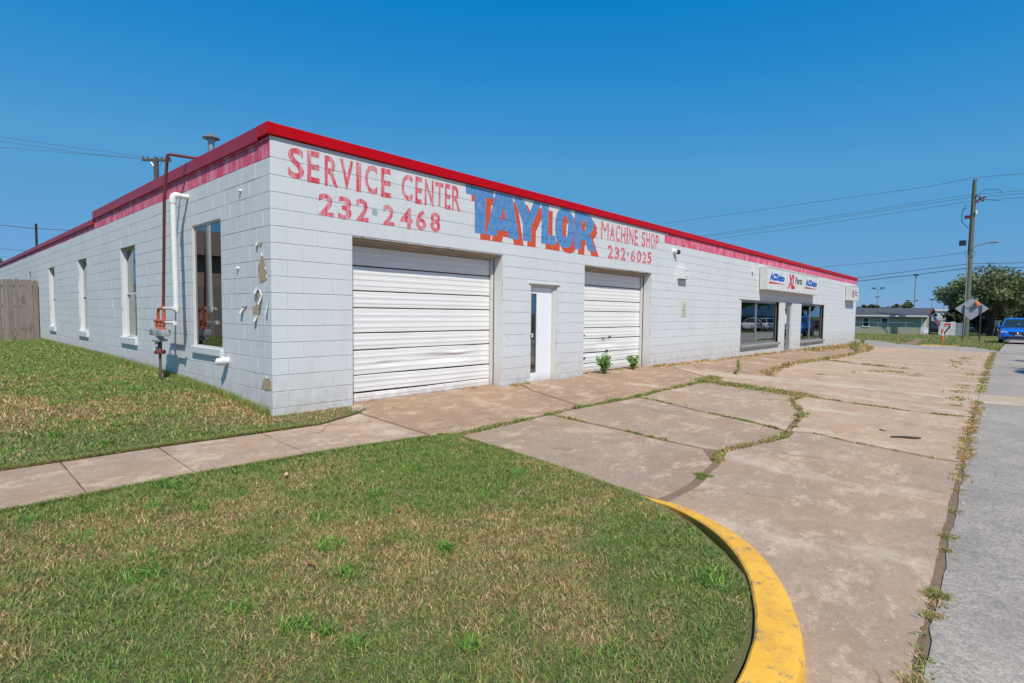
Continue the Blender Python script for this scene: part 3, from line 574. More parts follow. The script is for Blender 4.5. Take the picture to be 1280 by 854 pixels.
def block_geo(w, h):
    g = .0011; k = .0025; c = .0036; d = .0021
    F = [(g, k), (w-g, k), (w-g, h-k), (g, h-k)]; I = [(g+c, k+c), (w-g-c, k+c), (w-g-c, h-k-c), (g+c, h-k-c)]
    v = [(x, 0, z) for x, z in I]+[(x, d, z) for x, z in F]+[(x, .016, z) for x, z in F]
    f = [(0, 1, 2, 3)]+[(4+i, 4+(i+1) % 4, (i+1) % 4, i) for i in range(4)]+[(8+i, 8+(i+1) % 4, 4+(i+1) % 4, 4+i) for i in range(4)]
    return v, f
def build_wall(nm, R, front, nmax, pink):
    wall = MB(); L = 34.16 if front else 32; ops = FO if front else SO
    us = sorted({0, L}|{o[0] for o in ops}|{o[1] for o in ops}); zs = sorted({-.9, 3.40 if front else 3.25}|{max(-.9, o[2]) for o in ops}|{o[3] for o in ops})
    lo = .009
    for i in range(len(us)-1):
        for j in range(len(zs)-1):
            cu, cz = (us[i]+us[i+1])/2, (zs[j]+zs[j+1])/2
            if any(o[0] < cu < o[1] and o[2] < cz < o[3] for o in ops): continue
            a, b = us[i], us[i+1]; th = .20
            e = .0006*((i+j) % 2)
            if front:
                wall.box(a+(lo if i == 0 else 0), b, lo, th+lo, zs[j], zs[j+1])
            else: wall.box(lo, th+lo, max(a, th+lo+.001) if i == 0 else a, b, zs[j], zs[j+1])
    w = wall.build(nm, MJ, shop)
    def dist(r):
        u = (r[0]+r[1])/2; x, y = (u, 0) if front else (0, u); d = Vector((x+2.97, y+6.64)); return d.length**2/abs(d.y if front else d.x)
    R = sorted(R, key=dist); vis = [r for r in R if r[3] > (-.32 if front else .0)]
    rows = []
    rest = {0: MB(), 1: MB()}
    for i, (a, b, c, d) in enumerate(vis):
        isP = pink(a, b, c, d); jy = RNG.normal(0, .0009); rows.append((a, b, c, d, jy))
        if front: loc = (a, jy, c)
        else: loc = (jy, b, c)
        wd, h = b-a, d-c
        if i < nmax:
            key = (round(wd, 3), round(h, 3), isP)
            if key not in _bc:
                v, f = block_geo(wd, h); me = bpy.data.meshes.new('block'); me.from_pydata(v, [], f); me.materials.append(MP if isP else MW); _bc[key] = me
            o = link('block', _bc[key], w, loc)
            if not front: o.rotation_euler = (0, 0, -math.pi/2)
        else:
            v, f = block_geo(wd, h)
            P = [(loc[0]+p[0], loc[1]+p[1], loc[2]+p[2]) for p in v] if front else [(loc[0]+p[1], loc[1]-p[0], loc[2]+p[2]) for p in v]
            rest[int(isP)].faces(P, f)
    for k, nmx in ((0, 'block_courses'), (1, 'painted_band_blocks')):
        if rest[k].v: tag(rest[k].build(nmx, MP if k else MW, shop, fix=False), kind='stuff')
    return rows
frows = build_wall('front_wall', grid(34.16, FO, 0), True, 170, lambda a, b, c, d: a > 10.05 and c > 3.1 and d < 3.41)
srows = build_wall('side_wall', grid(32, SO, 1), False, 128, lambda a, b, c, d: c > 3.13)
core = MB(); core.box(33.96, 34.16, .22, 32, -.9, 3.4); core.box(.22, 33.95, 31.8, 32, -.9, 3.4); core.build('back_wall', MW, shop)
MB().box(.215, 33.95, .215, 31.79, 3.12, 3.24).build('roof', simple('roof_felt', (.18, .18, .18), .9), shop)
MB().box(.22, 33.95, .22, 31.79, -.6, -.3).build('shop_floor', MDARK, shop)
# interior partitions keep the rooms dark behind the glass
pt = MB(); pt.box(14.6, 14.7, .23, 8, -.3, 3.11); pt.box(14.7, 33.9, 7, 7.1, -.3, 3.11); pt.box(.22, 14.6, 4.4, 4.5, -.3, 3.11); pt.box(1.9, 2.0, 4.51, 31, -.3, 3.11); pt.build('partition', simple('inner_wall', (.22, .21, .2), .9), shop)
for (a, b, c, d) in FO:
    z0_ = max(c, -.32); MB().box(a-.0002, a+.004, .017, .208, z0_, d).build('jamb', MW, shop); MB().box(b-.004, b+.0002, .017, .208, z0_, d).build('jamb', MW, shop)
for (a, b, c, d) in SO[:4]:
    MB().box(.017, .208, a-.0002, a+.0015, c, d).build('jamb', MW, shop); MB().box(.017, .208, b-.0015, b+.0002, c, d).build('jamb', MW, shop)
# raised parapet on the side wall near the corner and coping
para = MB(); para.box(.012, .2, .21, 9.14, 3.2505, 3.47); para.build('parapet', MJP, shop)
cop = MB()
def copsec(x0, x1, y0, y1, z0, z1, mat):
    m = MB(); m.box(x0, x1, y0, y1, z0, z1, .006); m.build('coping_section', mat, shop)
u = 0.02
while u < 34.2:
    e = min(u+3.04, 34.2); copsec(u, e-.007, -.04, .26, 3.408, 3.545, MRED); u = e
copsec(-.042, .0165, -.042, .26, 3.405, 3.548, MRED)
v = .264
while v < 9.14: e = min(v+2.95, 9.16); copsec(-.04, .26, v, e-.004, 3.372, 3.545, MRED_SHADE); v = e
v = 9.165
while v < 32: e = min(v+3.04, 32.04); copsec(-.04, .26, v, e-.004, 3.256, 3.375, MRED_SHADE); v = e
MB().box(-.012, .011, 0.012, 9.14, 3.349, 3.374).build('painted_band', MP, shop)
# a couple of ledges: cap course under the red coping on the front
# ------- painted lettering, cut to the blocks so that the joints run through it
def clip(poly, a, b, c, d):
    for ax, v, s in ((0, a, 1), (0, b, -1), (1, c, 1), (1, d, -1)):
        o = []
        for i in range(len(poly)):
            p, q = poly[i-1], poly[i]; ip = (p[ax]-v)*s >= 0; iq = (q[ax]-v)*s >= 0
            if ip != iq:
                t = (v-p[ax])/(q[ax]-p[ax]); o.append((p[0]+(q[0]-p[0])*t, p[1]+(q[1]-p[1])*t))
            if iq: o.append(q)
        poly = o
        if len(poly) < 3: return []
    return poly
def on_blocks(tris, name, mat, lift, label=None):
    m = MB()
    x0 = min(p[0] for t in tris for p in t); x1 = max(p[0] for t in tris for p in t)
    for (a, b, c, d, jy) in frows:
        if b < x0 or a > x1 or d < 2.3: continue
        for t in tris:
            if max(p[0] for p in t) < a or min(p[0] for p in t) > b or max(p[1] for p in t) < c or min(p[1] for p in t) > d: continue
            q = clip(list(t), a+.0012, b-.0012, c+.0026, d-.0026)
            if q: m.poly([(x, jy-lift, z) for x, z in q])
    return tag(m.build(name, mat, shop, fix=False), label)
def text_tris(s, x0, x1, z0, z1, bold=0, shear=0, space=1., slant=0.):
    cu = bpy.data.curves.new('t', 'FONT'); cu.body = s; cu.offset = bold; cu.shear = shear; cu.space_character = space; cu.resolution_u = 3
    ob = bpy.data.objects.new('t', cu); C.objects.link(ob); dg = bpy.context.evaluated_depsgraph_get(); me = bpy.data.meshes.new_from_object(ob.evaluated_get(dg))
    me.calc_loop_triangles(); V = [v.co for v in me.vertices]; T = [[(V[i].x, V[i].y) for i in t.vertices] for t in me.loop_triangles]
    bpy.data.objects.remove(ob); bpy.data.curves.remove(cu); bpy.data.meshes.remove(me)
    xa = min(p[0] for t in T for p in t); xb = max(p[0] for t in T for p in t); za = min(p[1] for t in T for p in t); zb = max(p[1] for t in T for p in t)
    return [[(x0+(p[0]-xa)/(xb-xa)*(x1-x0), z0+(p[1]-za)/(zb-za)*(z1-z0)) for p in t] for t in T]
def disc(cx, cz, rx, rz, n=14): return [[(cx, cz), (cx+rx*math.cos(2*math.pi*i/n), cz+rz*math.sin(2*math.pi*i/n)), (cx+rx*math.cos(2*math.pi*(i+1)/n), cz+rz*math.sin(2*math.pi*(i+1)/n))] for i in range(n)]
def word(s, xs, z0, z1, bold=.035, wob=.012):   # hand painted: every letter its own width and height
    for ch, (a, b) in zip(s, xs): on_blocks(text_tris(ch, a, b, z0+random.uniform(-wob, wob), z1+random.uniform(-wob, wob), 0 if ch == 'M' else bold), 'painted_letter', ML_RED, .0012)
def P5(v): return None
# letter spans measured along the wall (m)
SC = [(.22, .43), (.47, .64), (.71, .90), (.93, 1.13), (1.17, 1.25), (1.31, 1.51), (1.57, 1.74), (1.92, 2.12), (2.17, 2.30), (2.35, 2.52), (2.56, 2.72), (2.75, 2.87), (2.90, 3.08)]
word('SERVICECENTER', SC, 2.935, 3.325, .022)
word('2322468', [(.62, .84), (.90, 1.10), (1.17, 1.37), (1.60, 1.80), (1.90, 2.12), (2.18, 2.38), (2.46, 2.66)], 2.535, 2.835, .028)
on_blocks(disc(1.47, 2.69, .05, .048), 'painted_dot', ML_GREY, .0012)
MS = [(7.20, 7.50), (7.55, 7.76), (7.80, 7.98), (8.03, 8.22), (8.27, 8.33), (8.38, 8.58), (8.63, 8.79), (8.97, 9.15), (9.20, 9.38), (9.43, 9.62), (9.67, 9.84)]
word('MACHINESHOP', MS, 2.94, 3.31, .022)
word('2326025', [(7.48, 7.70), (7.76, 7.97), (8.03, 8.24), (8.47, 8.68), (8.75, 8.97), (9.02, 9.22), (9.27, 9.48)], 2.545, 2.83, .028)
on_blocks(disc(8.35, 2.70, .05, .045), 'painted_dot', ML_GREY, .0012)
def ell(cx, cz, rx, rz, n=22): return [(cx+rx*math.copysign(abs(math.cos(t))**.8, math.cos(t)), cz+rz*math.copysign(abs(math.sin(t))**.8, math.sin(t))) for t in [2*math.pi*i/n for i in range(n)]]
TL = [([(3.195, 3.385), (3.846, 3.385), (3.832, 3.25), (3.656, 3.245), (3.651, 2.634), (3.402, 2.63), (3.396, 3.25), (3.196, 3.24)], None),
 ([(3.898, 3.385), (4.325, 3.385), (4.515, 2.631), (4.254, 2.628), (4.213, 2.742), (3.963, 2.742), (3.926, 2.634), (3.672, 2.631)], [(4.094, 3.162), (4.151, 2.935), (4.03, 2.937)]),
 ([(4.342, 3.385), (4.613, 3.385), (4.785, 3.14), (4.932, 3.385), (5.146, 3.38), (4.861, 2.932), (4.856, 2.632), (4.619, 2.632), (4.613, 2.945)], None),
 ([(5.152, 3.38), (5.362, 3.382), (5.367, 2.816), (5.598, 2.818), (5.602, 2.64), (5.152, 2.632)], None),
 (ell(5.893, 3.005, .317, .388), ell(5.90, 3.03, .095, .21)),
 ([(6.221, 3.391), (6.60, 3.395), (6.78, 3.36), (6.89, 3.27), (6.909, 3.134), (6.86, 3.05), (6.765, 2.984), (6.996, 2.635), (6.71, 2.635), (6.59, 2.836), (6.457, 2.836), (6.44, 2.63), (6.22, 2.633)], [(6.459, 3.22), (6.581, 3.22), (6.628, 3.15), (6.6, 3.04), (6.465, 3.03)])]
def tess(outer, hole, dx=0, dz=0):
    from mathutils.geometry import tessellate_polygon
    loops = [[Vector((x+dx, z+dz, 0)) for x, z in outer]]+([[Vector((x+dx, z+dz, 0)) for x, z in hole]] if hole else [])
    fl = [p for l in loops for p in l]
    return [[(fl[i].x, fl[i].y) for i in t] for t in tessellate_polygon(loops)]
for o_, h_ in TL: on_blocks(tess(o_, h_, .13, -.10), 'letter_shadow', ML_OR, .0008+.00015*TL.index((o_, h_)))
for o_, h_ in TL: on_blocks(tess(o_, h_), 'painted_letter', ML_BLUE, .002+.0001*TL.index((o_, h_)))
# ------- peeling paint on the side wall
def wallpoly(pts, name, mat, lift, th=.0): 
    m = MB(); T = tess(pts, None)
    for t in T: m.poly([(-lift, p[0], p[1]) for p in t])
    return m.build(name, mat, shop)
def rough(pts, n=4, a=.012):
    o = []
    for i in range(len(pts)):
        p, q = pts[i], pts[(i+1) % len(pts)]
        for k in range(n): t = k/n; o.append((p[0]+(q[0]-p[0])*t+(random.uniform(-a, a) if k else 0), p[1]+(q[1]-p[1])*t+(random.uniform(-a, a) if k else 0)))
    return o
PEEL = [[(.25, 2.02), (.20, 1.93), (.13, 1.80), (.112, 1.693), (.20, 1.66), (.33, 1.64), (.355, 1.80)],
 [(.40, 1.575), (.31, 1.572), (.264, 1.494), (.249, 1.391), (.30, 1.327), (.37, 1.309), (.355, 1.249), (.435, 1.20), (.53, 1.261), (.55, 1.353), (.43, 1.366), (.41, 1.471)],
 [(.877, 1.353), (.713, 1.367), (.747, 1.308), (.879, 1.28)], [(.176, .49), (.073, .453), (.035, .406), (.037, .324), (.3, .315), (.273, .409)], [(.33, 2.13), (.25, 2.15), (.24, 2.10), (.31, 2.09)]]
for k, pts in enumerate(PEEL):
    wallpoly(rough(pts), 'bare_patch', MCONC_EDGE, .0035)
    m = MB()
    for i in range(len(pts)):       # curled paint flakes round the rim
        p, q = Vector(pts[i]), Vector(pts[(i+1) % len(pts)]); L = (q-p).length; k2 = max(1, int(L/.045)); c = Vector((sum(a for a, b in pts)/len(pts), sum(b for a, b in pts)/len(pts)))
        for j in range(k2):
            if random.random() < .6: continue
            a = p.lerp(q, j/k2); b = p.lerp(q, (j+1)/k2); inn = (c-(a+b)/2).normalized()*random.uniform(.008, .022); e = random.uniform(.005, .016)
            m.poly([(-.004, a.x, a.y), (-.004, b.x, b.y), (-.004-e*.7, (b.x+inn.x*.6), b.y+inn.y*.6), (-.004-e, (a.x+a.x*0+b.x)/2+inn.x, (a.y+b.y)/2+inn.y), (-.004-e*.6, a.x+inn.x*.5, a.y+inn.y*.5)])
    if k < 4 and m.v: tag(m.build('paint_flakes', MW, shop, fix=False), kind='stuff')
for (y, z, w_, h_, o_) in ((.40, 1.60, .10, .09, .04), (.27, 1.50, .07, .13, .05), (.42, 1.24, .09, .08, .04), (.84, 1.34, .09, .08, .045), (.10, 1.42, .06, .17, .03), (.36, 2.15, .07, .04, .03)):
    m = MB(); n_ = 5
    for k in range(n_+1):
        t = k/n_; a_ = w_*(1-.45*t)
        m.v += [(-.004-o_*t**1.5, y+a_/2+.01*math.sin(t*4), z-h_*t+.01*t*t), (-.004-o_*t**1.5, y-a_/2+.006*math.sin(t*5), z-h_*t)]
    m.f = [(2*k, 2*k+1, 2*k+3, 2*k+2) for k in range(n_)]; m.m = [0]*n_; m.build('paint_flake', MW, shop, fix=False)
# ------- garage doors
def garage(x0, x1, y, zs, seed, dents):
    R = random.Random(seed)
    g = MB(); g.box(x0+.001, x1-.001, y+.06, y+.08, -.2, 2.4); g.build('door_backing', MDARK, shop)
    for i in range(len(zs)-1):
        z1, z0 = zs[i]-.008, zs[i+1]+.008; H = z1-z0; nr = 3 if H > .3 else 2; prof = [(0, .012), (.008, 0)]
        for k in range(nr):
            c = H*(k+1)/(nr+1); prof += [(c-.03, 0), (c-.016, -.0045), (c+.012, -.0045), (c+.016, .001), (c+.022, 0)]
        prof += [(H-.008, 0), (H, .014)]
        m = MB(); nxx = 46; xs = [x0+.012+(x1-x0-.024)*j/nxx for j in range(nxx+1)]; n = len(prof)
        for xx in xs:
            for (dz, dy) in prof:
                zz = z0+dz; d = 0
                for (dx, dzz, rx, rz, am) in dents: d += am*math.exp(-((xx-dx)/rx)**2-((zz-dzz)/rz)**2)
                wav = .004*math.sin(xx*3.1+i*1.7)+.003*math.sin(xx*7.3+i)
                m.v.append((xx, y+dy+d+wav*(1 if i > 2 else .4), zz+(.004*math.sin(xx*1.5+i*2) if i > 4 else 0)))
        m.f = [(j*n+k, (j+1)*n+k, (j+1)*n+k+1, j*n+k+1) for j in range(nxx) for k in range(n-1)]; m.m = [0]*len(m.f)
        m.build('door_panel', MGD, shop, fix=False)
    f = MB(); f.box(x1-.055, x1-.002, y-.055, y-.012, -.06, 2.30); f.box(x0+.002, x0+.045, y-.055, y-.012, -.06, 2.30); f.build('door_track', MTRIM, shop)
    h = MB()
    for k in range(3): h.box(x0+.002, x1-.002, y-.19+k*.06, y-.145+k*.06, 2.285-k*.022, 2.316)
    h.build('door_header', MCEIL, shop)
    s = MB(); s.box(x0+.002, x1-.002, -.01, y+.05, -.09, -.018); s.build('door_sill', MEDGE, shop)
Z1 = [2.25, 1.956, 1.599, 1.354, .991, .745, .379, .123, -.03]
garage(1.11, 4.10, .285, Z1, 3, [(3.0, .55, .5, .07, .03), (3.25, .62, .25, .02, -.018), (1.9, .52, .25, .03, .018), (1.6, .2, .6, .2, .02), (3.6, .15, .4, .15, .015)])
Z2 = [2.25, 1.94, 1.60, 1.36, .99, .745, .43, .20, -.01]
garage(6.61, 9.51, .285, Z2, 5, [(7.9, .62, .4, .06, .02), (7.3, .45, .3, .05, .015), (8.5, .3, .5, .2, .015)])
dm = MB()
for (x, z, w, h) in [(2.45, .545, .5, .010), (3.15, .575, .55, .012), (1.55, .55, .25, .008)]: pass
m = MB(); 
for (x, z) in [(6.95, .82), (7.75, .74), (8.02, .77), (7.0, .32), (7.9, .45)]: m.box(x, x+.09, .262, .2745, z, z+.022)
m.build('door_dent_tear', MBLK, shop)
# ------- entry door
fr = MB(); fr.box(4.872, 4.915, .05, .13, -.03, 1.853); fr.box(5.60, 5.688, .05, .13, -.03, 1.853); fr.box(4.915, 5.60, .052, .13, 1.80, 1.853); fr.build('door_frame', MTRIM, shop)
MB().box(4.80, 5.76, -.02, .03, 1.856, 1.875).build('door_lintel', MTRIM, shop)
door = MB()
for a in ((4.92, 4.965, 0, 1.795), (5.125, 5.595, 0, 1.795), (4.965, 5.125, 0, .17), (4.965, 5.125, 1.68, 1.795)): door.box(a[0], a[1], .08, .12, a[2], a[3])
door = door.build('entry_door', MDOOR, shop)
b_ = MB(); b_.box(4.965, 4.975, .074, .1, .17, 1.68); b_.box(5.115, 5.125, .074, .1, .17, 1.68); b_.box(4.975, 5.115, .074, .1, .17, .18); b_.box(4.975, 5.115, .074, .1, 1.67, 1.68); b_.build('glazing_bead', MALU, door)
MB().box(4.976, 5.114, .092, .098, .181, 1.669).build('door_pane', MGLD, door)
MB().box(4.965, 5.03, .068, .0735, .84, .92).build('lock_plate', MTRIM, door); MB().lathe([(0, -.02), (.012, -.02), (.018, 0), (.018, .02)], (4.945, .06, .88), 10, 'Y').build('door_knob', MBLK, door, True)
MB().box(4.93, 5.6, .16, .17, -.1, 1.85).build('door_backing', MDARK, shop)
MB().box(4.86, 5.70, -.03, .16, -.05, -.004).build('door_step', MEDGE, shop)
# ------- store windows and store door
def store_window(x0, x1, z0, z1, mull):
    f = MB(); w = .07; y0, y1 = .08, .16
    f.box(x0+.01, x0+w, y0, y1, z0, z1-.002); f.box(x1-w, x1-.004, y0, y1, z0, z1-.002); f.box(x0+w, x1-w, y0+.002, y1, z1-w, z1-.002); f.box(x0+w, x1-w, y0+.002, y1, z0, z0+w)
    f.box(mull-.06, mull+.06, y0-.01, y1, z0+w, z1-w); fr = f.build('shop_window', MALU, shop)
    for a, b in ((x0+w, mull-.06), (mull+.06, x1-w)):      # old glass, not quite parallel to the wall
        p = MB(); p.prism([(a, .139), (b, .092), (b, .098), (a, .145)], z0+w, z1-w, 'Z'); p.build('pane', MGLD, fr)
    MB().box(x0-.05, x1+.05, -.09, .14, z0-.085, z0-.002, .012).build('sill', MSILL, fr)
    l = MB(); l.box(x0-.25, x1+.08, -.018, .06, z1+.002, z1+.028, .004); l.build('lintel', MCEIL, fr)
    t = MB(); t.box(x1-.004, x1+.006, -.004, .08, z0, z1); t.build('jamb_trim', MSILL, fr)
store_window(15.75, 19.79, .285, 1.83, 17.45); store_window(22.9, 26.75, .205, 1.84, 24.6)
f = MB(); f.box(20.604, 20.66, .07, .15, -.1, 1.83); f.box(21.47, 21.546, .07, .15, -.1, 1.83); f.box(20.66, 21.47, .072, .15, 1.70, 1.83); sd = f.build('store_door_frame', MALU, shop)
f = MB()
for a in ((20.67, 20.77, -.05, 1.69), (21.36, 21.46, -.05, 1.69), (20.77, 21.36, -.05, .10), (20.77, 21.36, 1.60, 1.69), (20.77, 21.36, .78, .83)): f.box(a[0], a[1], .09, .13, a[2], a[3])
d2 = f.build('store_door', MALU, shop); MB().box(20.77, 21.36, .105, .11, .10, .78).build('pane', MGLD, d2); MB().box(20.77, 21.36, .105, .11, .83, 1.6).build('pane', MGLD, d2)
MB().box(20.9, 21.15, .098, .103, 1.0, 1.35).build('paper_notice', MSIGNW, d2); MB().box(20.8, 20.93, .098, .103, .6, .75).build('paper_notice', MSIGNW, d2)
MB().tube([(20.80, .09, .75), (20.80, .05, .77), (20.80, .05, 1.0), (20.80, .09, 1.02)], .012, 8).build('pull_handle', MALU, d2)
MB().box(20.60, 21.55, -.04, .15, -.16, -.07).build('threshold', MSILL, shop)
# ------- side windows
def side_window(y0, y1, z0, z1, dep, split, sillz, cols):
    f = MB(); w = .03 if split else .022
    f.box(dep, dep+.06, y0+.002, y0+w, z0, z1-.001); f.box(dep, dep+.06, y1-w, y1-.002, z0, z1-.001); f.box(dep+.001, dep+.06, y0+w, y1-w, z1-w, z1-.001); f.box(dep+.001, dep+.06, y0+w, y1-w, z0, z0+w*.8)
    fr = f.build('side_window', MTRIM, shop)
    if split:
        s = MB(); s.box(dep+.004, dep+.05, y0+w, y1-w, split-.02, split+.02)
        for c_ in cols: s.box(dep+.006, dep+.05, c_-.012, c_+.012, z0+w, split-.02)
        s.build('sash', MTRIM, fr); MB().box(dep+.022, dep+.026, y0+w, y1-w, split+.02, z1-w).build('pane', MGL, fr); MB().box(dep+.032, dep+.036, y0+w, y1-w, z0+w*.8, split-.02).build('pane', MGL, fr)
    else:
        s = MB(); s.box(dep+.06, dep+.10, y1-.44, y1-.40, z0+w*.8, z1-w); s.box(dep+.06, dep+.10, y0+w, y1-.44, 1.62, 1.66); s.build('sash', MALU, fr)
        MB().box(dep+.022, dep+.026, y0+w, y1-w, z0+w*.8, z1-w).build('pane', MGL, fr)
    MB().box(-.045, .05, y0-.03, y1+.03, sillz, z0-.003, .01).build('sill', MW, fr)
    l = MB(); l.box(.0, .1, y0, y1, z1, z1+.012); l.build('lintel', MCEIL, fr)
side_window(1.57, 2.71, .752, 2.578, .008, 0, .64, [])
side_window(5.86, 6.95, .742, 2.538, .09, 1.62, .60, []); side_window(10.13, 11.15, .742, 2.538, .09, 1.62, .60, []); side_window(14.5, 15.5, .752, 2.538, .09, 1.62, .61, [])
MCUR = simple('curtain', (.11, .105, .095), .9, 0, .2, 5)
for (a, b, z0, z1) in ((1.62, 2.68, .8, 1.25), (5.9, 6.9, .80, 1.62), (5.9, 6.2, 1.62, 2.5), (6.62, 6.9, 1.62, 2.5), (10.2, 11.1, 1.0, 2.5), (14.55, 15.45, .8, 2.5)):
    m = MB(); n = 24
    for i in range(n+1):
        yy = a+(b-a)*i/n; xx = .22+.02*math.sin(i*2.1)
        m.v += [(xx, yy, z0), (xx, yy, z1)]
    m.f = [(2*i, 2*i+2, 2*i+3, 2*i+1) for i in range(n)]; m.m = [0]*n; m.build('curtain', MCUR, shop, True, fix=False)
MB().box(.02, .05, 19.21, 19.59, 2.39, 2.59).build('wall_grille', MBLK, shop)
MB().box(.035, .055, 1.85, 1.93, .80, .90).build('window_sticker', MSIGNW, shop)
# ------- flue on the roof
fl = empty('roof_flue', (.5, 3.29, 3.24), label='small metal flue with conical rain cap rising above the side parapet', cat='flue')
MB().lathe([(.05, 0), (.05, .9), (.043, .905)], (0, 0, 0), 16).build('flue_pipe', MGALV, fl, True)
MB().lathe([(.13, .90), (.135, .905), (.06, .965), (.02, .985), (0, .99)], (0, 0, 0), 20).build('rain_cap', MGALV, fl, True)
m = MB()
for k in range(3): a = k*2.094; m.tube([(.045*math.cos(a), .045*math.sin(a), .83), (.085*math.cos(a), .085*math.sin(a), .93)], .006, 6)
m.build('cap_strut', MGALV, fl)
# ------- gas meter set and pipes on the side wall
X0 = -.27
gas = empty('gas_meter', (X0, 3.42, g1(X0, 3.42)), label='rusty gas regulator set on a standpipe against the side wall', cat='gas meter')
def at(mb, name, mat, smooth=True): return mb.build(name, mat, gas, smooth, loc=(-X0, -3.42, -g1(X0, 3.42)))
at(MB().tube([(X0, 3.44, .1), (X0, 3.44, .62)], .020, 10), 'standpipe', MPIPE)
at(MB().tube([(X0, 3.44, .6), (X0, 3.44, .86)], .032, 10), 'riser', MPIPE)
at(MB().lathe([(.0, -.03), (.075, -.03), (.085, 0), (.075, .03), (0, .03)], (X0, 3.44, .62), 14).tube([(X0, 3.36, .62), (X0, 3.56, .62)], .026, 8), 'shutoff_valve', MRUST)
at(MB().box(X0-.07, X0+.07, 3.12, 3.40, .88, .985, .018), 'meter_body', MGREY); at(MB().box(X0-.075, X0+.065, 3.43, 3.72, .885, .99, .018), 'meter_body', MGREY)
at(MB().box(X0-.085, X0-.072, 3.50, 3.66, .90, .975, .006), 'index_plate', MGALV, False)
m = MB(); m.lathe([(.0, -.05), (.10, -.05), (.11, -.02), (.06, 0), (.05, .05), (0, .05)], (X0, 3.42, .84), 14); at(m, 'regulator', MGREY)
for yy in (3.22, 3.40, 3.58):
    m = MB(); m.tube([(X0, yy, .98), (X0, yy, 1.12)], .021, 10)
    for zz in (.995, 1.06): m.lathe([(.0, -.012), (.036, -.010), (.036, .010), (0, .012)], (X0, yy, zz), 12)
    at(m, 'flanged_union', MORNG)
m = MB(); m.tube([(X0, 3.14, 1.12), (X0, 3.66, 1.12)], .026, 10); m.tube([(X0, 3.50, 1.12), (X0, 3.50, 1.26), (X0, 3.46, 1.31), (X0, 3.30, 1.32), (X0, 3.21, 1.31)], .023, 10); m.tube([(X0, 3.21, 1.12), (X0, 3.21, 1.36)], .026, 10); at(m, 'manifold', MORNG)
at(MB().tube([(X0, 3.21, 1.36), (X0, 3.05, 3.0), (X0, 2.87, 3.58), (X0, 2.86, 3.625), (X0+.03, 2.84, 3.64), (.05, 2.60, 3.60)], .022, 10), 'gas_pipe', MRUST)
at(MB().tube([(.035, 2.61, 3.60), (.09, 2.57, 3.595)], .036, 8), 'pipe_coupling', MRUST)
at(MB().tube([(X0, 3.19, 1.32), (X0, 2.72, 1.32)], .022, 8).tube([(X0, 3.1, 1.10), (X0, 2.74, 1.10)], .022, 8).tube([(X0, 2.74, 1.10), (X0, 2.68, 1.10)], .034, 8), 'side_branch', MPVC)
at(MB().tube([(X0, 3.52, .86), (X0-.03, 3.55, .80), (X0-.03, 3.55, .74)], .03, 8).tube([(X0-.03, 3.55, .70), (X0-.03, 3.55, .62)], .028, 8), 'vent_elbow', MPVC)
pv = empty('drain_pipe', (-.21, 2.86, 1.2), label='white plastic vent pipe with an elbow into the wall, beside the gas meter', cat='pipe')
l0 = (.21, -2.86, -1.2)
MB().tube([(-.21, 2.80, 1.30), (-.21, 2.86, 2.96)], .040, 14).build('pipe', MPVC, pv, True, l0)
MB().tube([(-.21, 2.86, 2.92), (-.21, 2.86, 3.0), (-.195, 2.86, 3.03), (-.17, 2.86, 3.045), (-.13, 2.86, 3.045)], .049, 14).build('elbow', MPVC, pv, True, l0)
MB().tube([(-.16, 2.86, 3.045), (.0, 2.86, 3.045)], .039, 14).build('wall_stub', MPVC, pv, True, l0)
MB().tube([(-.21, 2.80, 1.36), (-.21, 2.80, 1.30), (-.225, 2.80, 1.27)], .048, 14).build('end_cap', MPVC, pv, True, l0)
dv = empty('vent_outlet', (0, 1.38, .60), label='white plastic vent elbow stub sticking out low beside the big side window', cat='vent')
MB().tube([(0, 0, 0), (-.07, 0, 0), (-.10, .012, -.005), (-.115, .04, -.01)], .05, 16, False).build('pipe', MPVC, dv, True)
MB().lathe([(.046, -.01), (.062, -.01), (.062, .03), (.046, .03), (.046, -.01)], (0, 0, 0), 16, 'X').build('collar', MPVC, dv, True, (-.085, 0, 0)); MB().lathe([(0, 0), (.046, 0)], (-.119, .043, -.01), 14, 'X').build('opening', MBLK, dv)
for (y, z, lab) in ((.97, 1.86, 'small white cone shaped knob on the side wall right of the big window'), (.86, 2.86, 'small white bracket stub high on the side wall near the corner')):
    k_ = empty('wire_bracket', (0, y, z), label=lab, cat='bracket'); MB().lathe([(.0, -.045), (.016, -.03), (.024, 0)], (0, 0, 0), 10, 'X').build('knob', MTRIM, k_, True)
# ------- fittings on the front wall
cm = empty('security_camera', (10.68, 0, 2.98), label='round white security camera under the pink band on the front wall', cat='camera')
MB().lathe([(0, -.09), (.05, -.09), (.06, -.04), (.075, -.01), (.08, 0)], (0, 0, 0), 16, 'Y').build('housing', MPVC, cm, True); MB().lathe([(0, -.06), (.04, -.05), (.062, -.015), (.064, .01)], (.08, -.09, -.02), 16, 'X').build('lens_dome', MBLK, cm, True)
eb = empty('junction_box', (11.15, 0, 2.42), label='pale grey electrical box on the front wall below the camera', cat='electrical box')
MB().box(-.23, .23, -.13, 0, -.15, .15, .01).build('housing', MPVC, eb)
for (x, z) in ((-.02, .08), (.1, .08), (-.02, -.09), (.1, -.09)): MB().box(x, x+.05, -.134, -.128, z-.02, z+.02).build('knockout', MGREY, eb)
MB().box(-.15, .15, -.1, -.01, -.17, -.151).build('base_plate', MSILL, eb)
MCREAM = simple('cream_plate', (.62, .60, .50), .5)
pl = empty('parking_notice', (11.36, 0, 1.47), label='small cream accessible parking notice on the front wall', cat='sign')
MB().box(-.17, .17, -.014, -.002, -.21, .21, .003).build('plate', MCREAM, pl)
m = MB()
